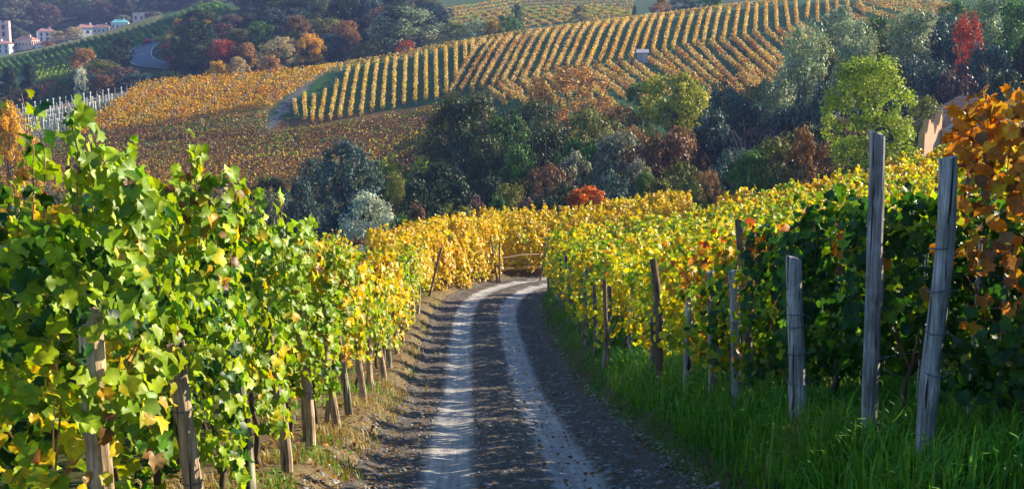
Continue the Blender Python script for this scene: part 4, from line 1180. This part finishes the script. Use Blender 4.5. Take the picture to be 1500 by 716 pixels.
# ------------------------------------------------------------------ village, asphalt road, car, shed, ruin
def house(px0, px1, ytop, ybase, Y, wall, roof, label, wins=(3, 2), roof_h=.28, flat=False, rot=.35, chim=True, name='village_house'):
    A, Bp = P(px0, ybase, Y), P(px1, ybase, Y)
    W = (Bp[0] - A[0]); z1 = P(px0, ytop, Y)[2]
    cx = (A[0] + Bp[0]) / 2
    zb = min(A[2], Hs(cx, Y)) - 1.0
    root = empty(name, (cx, Y, zb), label, 'house', 'houses of the village')
    root.rotation_euler = (0, 0, rot)
    W *= .92; D = W * .75; Ht = z1 - zb; wh = Ht if flat else Ht - roof_h * W * .6
    wl = MB().box(-W/2, W/2, -D/2, D/2, 0, wh).build('wall', wall, root)
    if flat:
        m = MB()
        for k in range(7):
            x = -W/2 + W * k / 7; m.box(x + .05, x + W / 12, -D/2 - .06, -D/2 + .5, wh + .003, wh + W * .07)
        for k in range(5):
            y_ = -D/2 + .6 + (D - .6) * k / 5; m.box(W/2 - .5, W/2 + .06, y_, y_ + D / 9, wh + .003, wh + W * .07)
        m.build('battlement', roof, root)
        MB().box(-W/2 - .07, W/2 + .07, -D/2 - .08, D/2 + .08, wh - W * .06, wh - .01).build('cornice', wall, root)
    else:
        rh = roof_h * W * .6; o = .04 * W
        m = MB().add([(-W/2-o,-D/2-o,wh),(W/2+o,-D/2-o,wh),(W/2+o,D/2+o,wh),(-W/2-o,D/2+o,wh),(-W/2+D*.3,0,wh+rh),(W/2-D*.3,0,wh+rh)],
                     [(0,1,5,4),(2,3,4,5),(1,2,5),(3,0,4),(3,2,1,0)])
        rf = m.build('roof', roof, root)
        if chim: MB().box(W*.18, W*.26, -.1*W, -.02*W, wh + rh*.4, wh + rh*1.5).build('chimney', wall, rf)
    nx_, nz_ = wins
    for i in range(nx_):
        for j in range(nz_):
            x = -W/2 + W * (i + .5) / nx_; z = wh * (.97 - .42 * (j + .5) / max(nz_, 1))
            ww, hw = W / nx_ * .20, min(1.3, wh * .10)
            f = MB().box(x - ww, x + ww, -D/2 - .06, -D/2 + .1, z - hw, z + hw).build('window', wall, root)
            MB().box(x - ww*.8, x + ww*.8, -D/2 - .09, -D/2 - .063, z - hw*.86, z + hw*.86).build('pane', M['dark'], f)
    for i in range(max(1, nx_ - 1)):
        y_ = -D/2 + D * (i + .5) / max(1, nx_ - 1); z = wh * .82
        MB().box(W/2 - .1, W/2 + .05, y_ - .5, y_ + .5, z - .8, z + .8).build('window', M['dark'], root)
    return root
house(-32, 17, 34, 78, 566, M['plaster_pink'], M['plaster_pink'], 'square pinkish tower house with battlements beside the white palace', (3, 2), flat=True, rot=.3, name='tower_house')
house(-42, 22, 60, 92, 548, M['plaster_white'], M['roof_far'], 'long white palace with two rows of dark windows below the tower', (7, 2), .12, rot=.12)
house(26, 56, 54, 80, 556, M['plaster_pink'], M['roof_far'], 'long low pinkish house with red roof next to the palace', (5, 1), .3, rot=-.2)
house(56, 82, 42, 76, 572, M['plaster_white'], M['roof_far'], 'tall white house with pink roof and chimneys in the village', (3, 2), .3, rot=.5)
house(78, 104, 52, 72, 560, M['plaster_cream'], M['roof_far'], 'cream house half hidden by a pale tree in the village', (3, 1), .3, rot=.2)
house(56, 80, 62, 84, 548, M['plaster_white'], M['roof_far'], 'small white house behind an orange bush in the village', (2, 1), .3, rot=-.3)
house(112, 142, 36, 62, 560, M['plaster_white'], M['roof_far'], 'grey white house with low red roof on the village edge', (3, 1), .3, rot=.6)
house(138, 164, 36, 58, 552, M['plaster_pink'], M['roof_far'], 'broad pink house under a purple red roof on the village edge', (4, 1), .3, rot=.1)
house(164, 190, 29, 52, 556, M['plaster_white'], M['roof_teal'], 'white villa with a pale teal roof', (4, 1), .3, rot=.2)
house(195, 213, 20, 46, 580, M['plaster_pink'], M['plaster_white'], 'small square pink turret house with white battlements', (2, 1), flat=True, rot=.3, name='turret_house')
for (px, t, wp, c, k) in ((82, 46, 24, 'cream', 'round'), (108, 40, 24, 'cream', 'round'), (68, 60, 18, 'orange', 'bush'), (30, 45, 24, 'grey', 'round'), (125, 34, 26, 'blue', 'round'), (180, 22, 26, 'grey', 'round'), (225, 18, 40, 'grey', 'round')):
    tree_px(px, t, wp, 540 if c == 'orange' else 585 if c in ('grey', 'blue') else 545, k, c, TNAME[c] + ' tree among the village houses', 'trees among the village houses')

rp = np.array([hit(a, b, 320, 440) for a, b in ((246, 54), (232, 57), (218, 62), (208, 70), (203, 80), (205, 90), (216, 96), (236, 99), (262, 101))])
rp2, _ = resample(rp, 3.0); rp2 = smooth_line(rp2, 12)
T = unit(np.gradient(rp2[:, :2], axis=0)); Nn = np.stack([T[:, 1], -T[:, 0]], 1)
V = []; lat2 = np.linspace(-3.6, 3.6, 7)
for p, q in zip(rp2, Nn):
    for l in lat2: V.append((p[0] + q[0]*l, p[1] + q[1]*l, 0))
V = np.array(V); V[:, 2] = H(V[:, 0], V[:, 1]) + .35
idx = np.arange(len(V)).reshape(len(rp2), 7)
F = np.stack([idx[:-1, :-1], idx[:-1, 1:], idx[1:, 1:], idx[1:, :-1]], -1).reshape(-1, 4)
new_obj('asphalt_road', mesh_np('asphalt_road', V, F, M['asphalt'], smooth=True), None, kind='structure', label='blue grey asphalt road curving through the distant wood', category='road')
for s_ in (-3.3, 3.3):
    V = []
    for p, q in zip(rp2, Nn):
        for l in (s_ - .1, s_ + .1): V.append((p[0] + q[0]*l, p[1] + q[1]*l, 0))
    V = np.array(V); V[:, 2] = H(V[:, 0], V[:, 1]) + .38
    idx = np.arange(len(V)).reshape(len(rp2), 2)
    F = np.stack([idx[:-1, :-1], idx[:-1, 1:], idx[1:, 1:], idx[1:, :-1]], -1).reshape(-1, 4)
    new_obj('road_marking', mesh_np('road_marking', V, F, M['concrete']), None, kind='structure', label='white edge line of the curving asphalt road', category='road marking', group='edge lines of the asphalt road')
p = hit(214, 65, 320, 440)
car = empty('car', (p[0], p[1], Hs(p[0], p[1]) + .38), 'small red car driving on the curving asphalt road', 'car')
car.rotation_euler = (0, 0, .55)
prof = [(-2.0,.3),(2.0,.3),(2.05,.75),(1.1,.92),(.55,1.42),(-1.1,1.45),(-1.75,.98),(-2.05,.9)]
def prism(pr, w_): 
    n_ = len(pr); V = [(-w_, a, b) for a, b in pr] + [(w_, a, b) for a, b in pr]
    return MB().add(V, [tuple(range(n_)), tuple(range(2*n_-1, n_-1, -1))] + [(i, n_ + i, n_ + (i+1) % n_, (i+1) % n_) for i in range(n_)])
prism(prof, .85).build('body', M['car_red'], car)
MB().add([(-.7,1.06,.97),(.7,1.06,.97),(.62,.6,1.39),(-.62,.6,1.39)], [(0,1,2,3)]).build('windscreen', M['dark'], car)
for sx in (-1, 1):
    MB().box(sx*.86-.012, sx*.86+.012, -1.0, .5, 1.0, 1.32).build('side_window', M['dark'], car)
    MB().box(sx*.55-.15, sx*.55+.15, 1.98, 2.07, .62, .78).build('headlight', M['concrete'], car)
    for yw in (-1.25, 1.25):
        MB().tube([(sx*.72, yw, .32), (sx*.9, yw, .32)], .32, 12).build('wheel', M['tyre'], car)

p = hit(941, 92, 190, 270)
sh = empty('shed', tuple(p), 'small grey board shed with a tin roof among the far vine rows', 'shed')
sh.rotation_euler = (0, 0, -.1)
MB().box(-.95, .95, -.8, .8, -.4, 1.75).build('wall', M['shed'], sh)
rf = empty('roof', (0,0,0), None, None); 
for k_ in ('label', 'category', 'group'):
    if k_ in rf: del rf[k_]
rf.parent = sh
for k in range(4):
    x = -1.15 + .575 * k
    MB().add([(x,-1.05,1.72),(x+.565,-1.05,1.72),(x+.565,1.0,2.3+.01*(k%2)),(x,1.0,2.3),(x,-1.05,1.78),(x+.565,-1.05,1.78),(x+.565,1.0,2.36),(x,1.0,2.36)],
             [(3,2,1,0),(4,5,6,7),(0,1,5,4),(1,2,6,5),(2,3,7,6),(3,0,4,7)]).build('tin_panel', M['tin'], rf)
MB().box(.1, .75, -.83, -.79, -.3, 1.5).build('door', M['tin'], sh)

# ruined brick farmhouse at the end of the yellow slope
YH = 90.0
def hx(px): return (px - 750) / FPX / .98 * YH
zg = Hs(hx(1370), YH)
zt_brick = P(1340, 180, YH)[2]; zt_peak = P(1420, 150, YH)[2]
rx0 = hx(1366)
ruin = empty('ruined_farmhouse', (rx0, YH, zg - .5), 'ruined brick farmhouse with tiled roof edge and white shaded wall', 'house')
ruin.rotation_euler = (0, 0, math.radians(0))
hb = zt_brick - zg + .5; hp = zt_peak - zg + .5
# brick wall stub facing right and towards the road, broken top
ang = math.radians(52)
dirw = np.array((-math.sin(math.pi/2 - ang), -math.cos(math.pi/2 - ang)))
Lw = 3.4; K2 = 14; V = []; F = []
for i in range(K2 + 1):
    f = i / K2; t_ = hb * (1 + .10 * math.sin(i * 1.9) * .5 + .09 * math.sin(i * .7 + 1)) - .25 * f
    for off_ in (0, .42):
        nxw, nyw = dirw[1], -dirw[0]
        V += [(dirw[0]*Lw*f + nxw*off_, dirw[1]*Lw*f + nyw*off_, 0), (dirw[0]*Lw*f + nxw*off_, dirw[1]*Lw*f + nyw*off_, t_)]
for i in range(K2):
    a = 4*i; b = 4*(i+1)
    F += [(a, b, b+1, a+1), (a+2, a+3, b+3, b+2), (a+1, b+1, b+3, a+3)]
F += [(0, 1, 3, 2), (4*K2, 4*K2+2, 4*K2+3, 4*K2+1)]
MB().add(V, F).build('brick_wall', M['brick'], ruin)
MB().box(-.05, 1.2, -.2, 2.3, 0, hb * .9).build('side_wall', M['brick'], ruin)
# gable house behind: gable faces the viewer, eave on the left, ridge to the right
Wg, Dg = 6.4, 6.0
we = hb * .93
g0 = 1.0; DY = 2.2
gv = [(g0,DY-.1,0),(g0+Wg,DY-.1,0),(g0+Wg,DY-.1,we),(g0+Wg/2,DY-.1,hp),(g0,DY-.1,we)]
gb = [(x, y + Dg, z) for x, y, z in gv]
gable = MB().add(gv + gb, [(0,1,2,3,4),(9,8,7,6,5),(0,4,9,5),(1,6,7,2)]).build('gable_wall', M['plaster_white'], ruin)
sl_ = (hp - we) / (Wg / 2)
ovh = .45
roofm = empty('roof', (0,0,0), None, None)
for k_ in ('label', 'category', 'group'):
    if k_ in roofm: del roofm[k_]
roofm.parent = ruin
nr = 9
for s_ in (0, 1):
    for i in range(nr):
        u0, u1 = i / nr, (i + 1.12) / nr
        xa = g0 - ovh + (Wg/2 + ovh) * u0; xb = g0 - ovh + (Wg/2 + ovh) * min(u1, 1.0)
        za = we - ovh * sl_ + (xa - g0 + ovh) * sl_ + .10; zb_ = we - ovh * sl_ + (xb - g0 + ovh) * sl_ + .05
        if s_: xa, xb = 2*g0 + Wg - xa, 2*g0 + Wg - xb
        m = MB().add([(xa,DY-.45,za),(xb,DY-.45,zb_),(xb,DY+Dg+.3,zb_),(xa,DY+Dg+.3,za),(xa,DY-.45,za-.07),(xb,DY-.45,zb_-.07),(xb,DY+Dg+.3,zb_-.07),(xa,DY+Dg+.3,za-.07)],
                     [(0,1,2,3),(7,6,5,4),(0,4,5,1),(1,5,6,2),(2,6,7,3),(3,7,4,0)])
        m.build('tile_course', M['rooftile'], roofm)
bv = []
for (x, z) in ((g0 - ovh, we - ovh*sl_ - .02), (g0 + Wg/2, hp - .02), (g0 + Wg + ovh, we - ovh*sl_ - .02)): bv += [(x, DY-.5, z), (x, DY-.5, z - .22), (x, DY-.38, z), (x, DY-.38, z - .22)]
MB().add(bv, [(0,1,5,4),(4,5,9,8),(2,6,7,3),(6,10,11,7),(0,4,6,2),(4,8,10,6),(1,3,7,5),(5,7,11,9)]).build('rake_board', M['concrete'], ruin)
MB().box(g0 + .9, g0 + 1.7, DY-.16, DY-.09, hb * .35, hb * .62).build('window', M['dark'], ruin)
for k, (x, w_, z0, z1) in enumerate(((g0 - .35, .95, 0, we - .1),)):
    n = 900; pos = np.stack([rng.uniform(x, x + w_, n), DY + rng.uniform(-.45, -.15, n), rng.uniform(z0, z1, n)], 1)
    V, F, C = leaves_mesh('', pos, leaf_frames(np.stack([0*pos[:, 0], -np.ones(n), .2 + 0*pos[:, 0]], 1) + rng.normal(0, .3, (n, 3))), rng.uniform(.12, .22, n), palette_cols(n, dict(dgreen=.8, green=.2)), QUADL, None)
    new_obj('ivy', mesh_np('ivy', V, F, M['leaf'], C), ruin, kind='stuff')

# ------------------------------------------------------------------ haze: the air of the valley
allz = [GZ.min(), GZ.max() + 32]
hz = MB().box(float(GX.min()) - 20, float(GX.max()) + 20, float(GY.min()) - 20, float(GY.max()) + 20, float(allz[0]) - 1, float(allz[1]))
hm = bpy.data.materials.new('haze_air'); hm.use_nodes = True
ht = hm.node_tree; ht.nodes.clear()
ho = ht.nodes.new('ShaderNodeOutputMaterial'); pv = ht.nodes.new('ShaderNodeVolumePrincipled')
pv.inputs['Color'].default_value = (.36, .50, 1.0, 1)
pv.inputs['Density'].default_value = .00022
pv.inputs['Anisotropy'].default_value = .15
ht.links.new(pv.outputs[0], ho.inputs['Volume'])
hz.build('haze', hm, None, kind='stuff', label='thin blue autumn haze filling the valley air', category='haze')
tot = 0
for o in bpy.data.meshes: tot += len(o.polygons)
print('polys in mesh data', tot, 'haze top', allz)
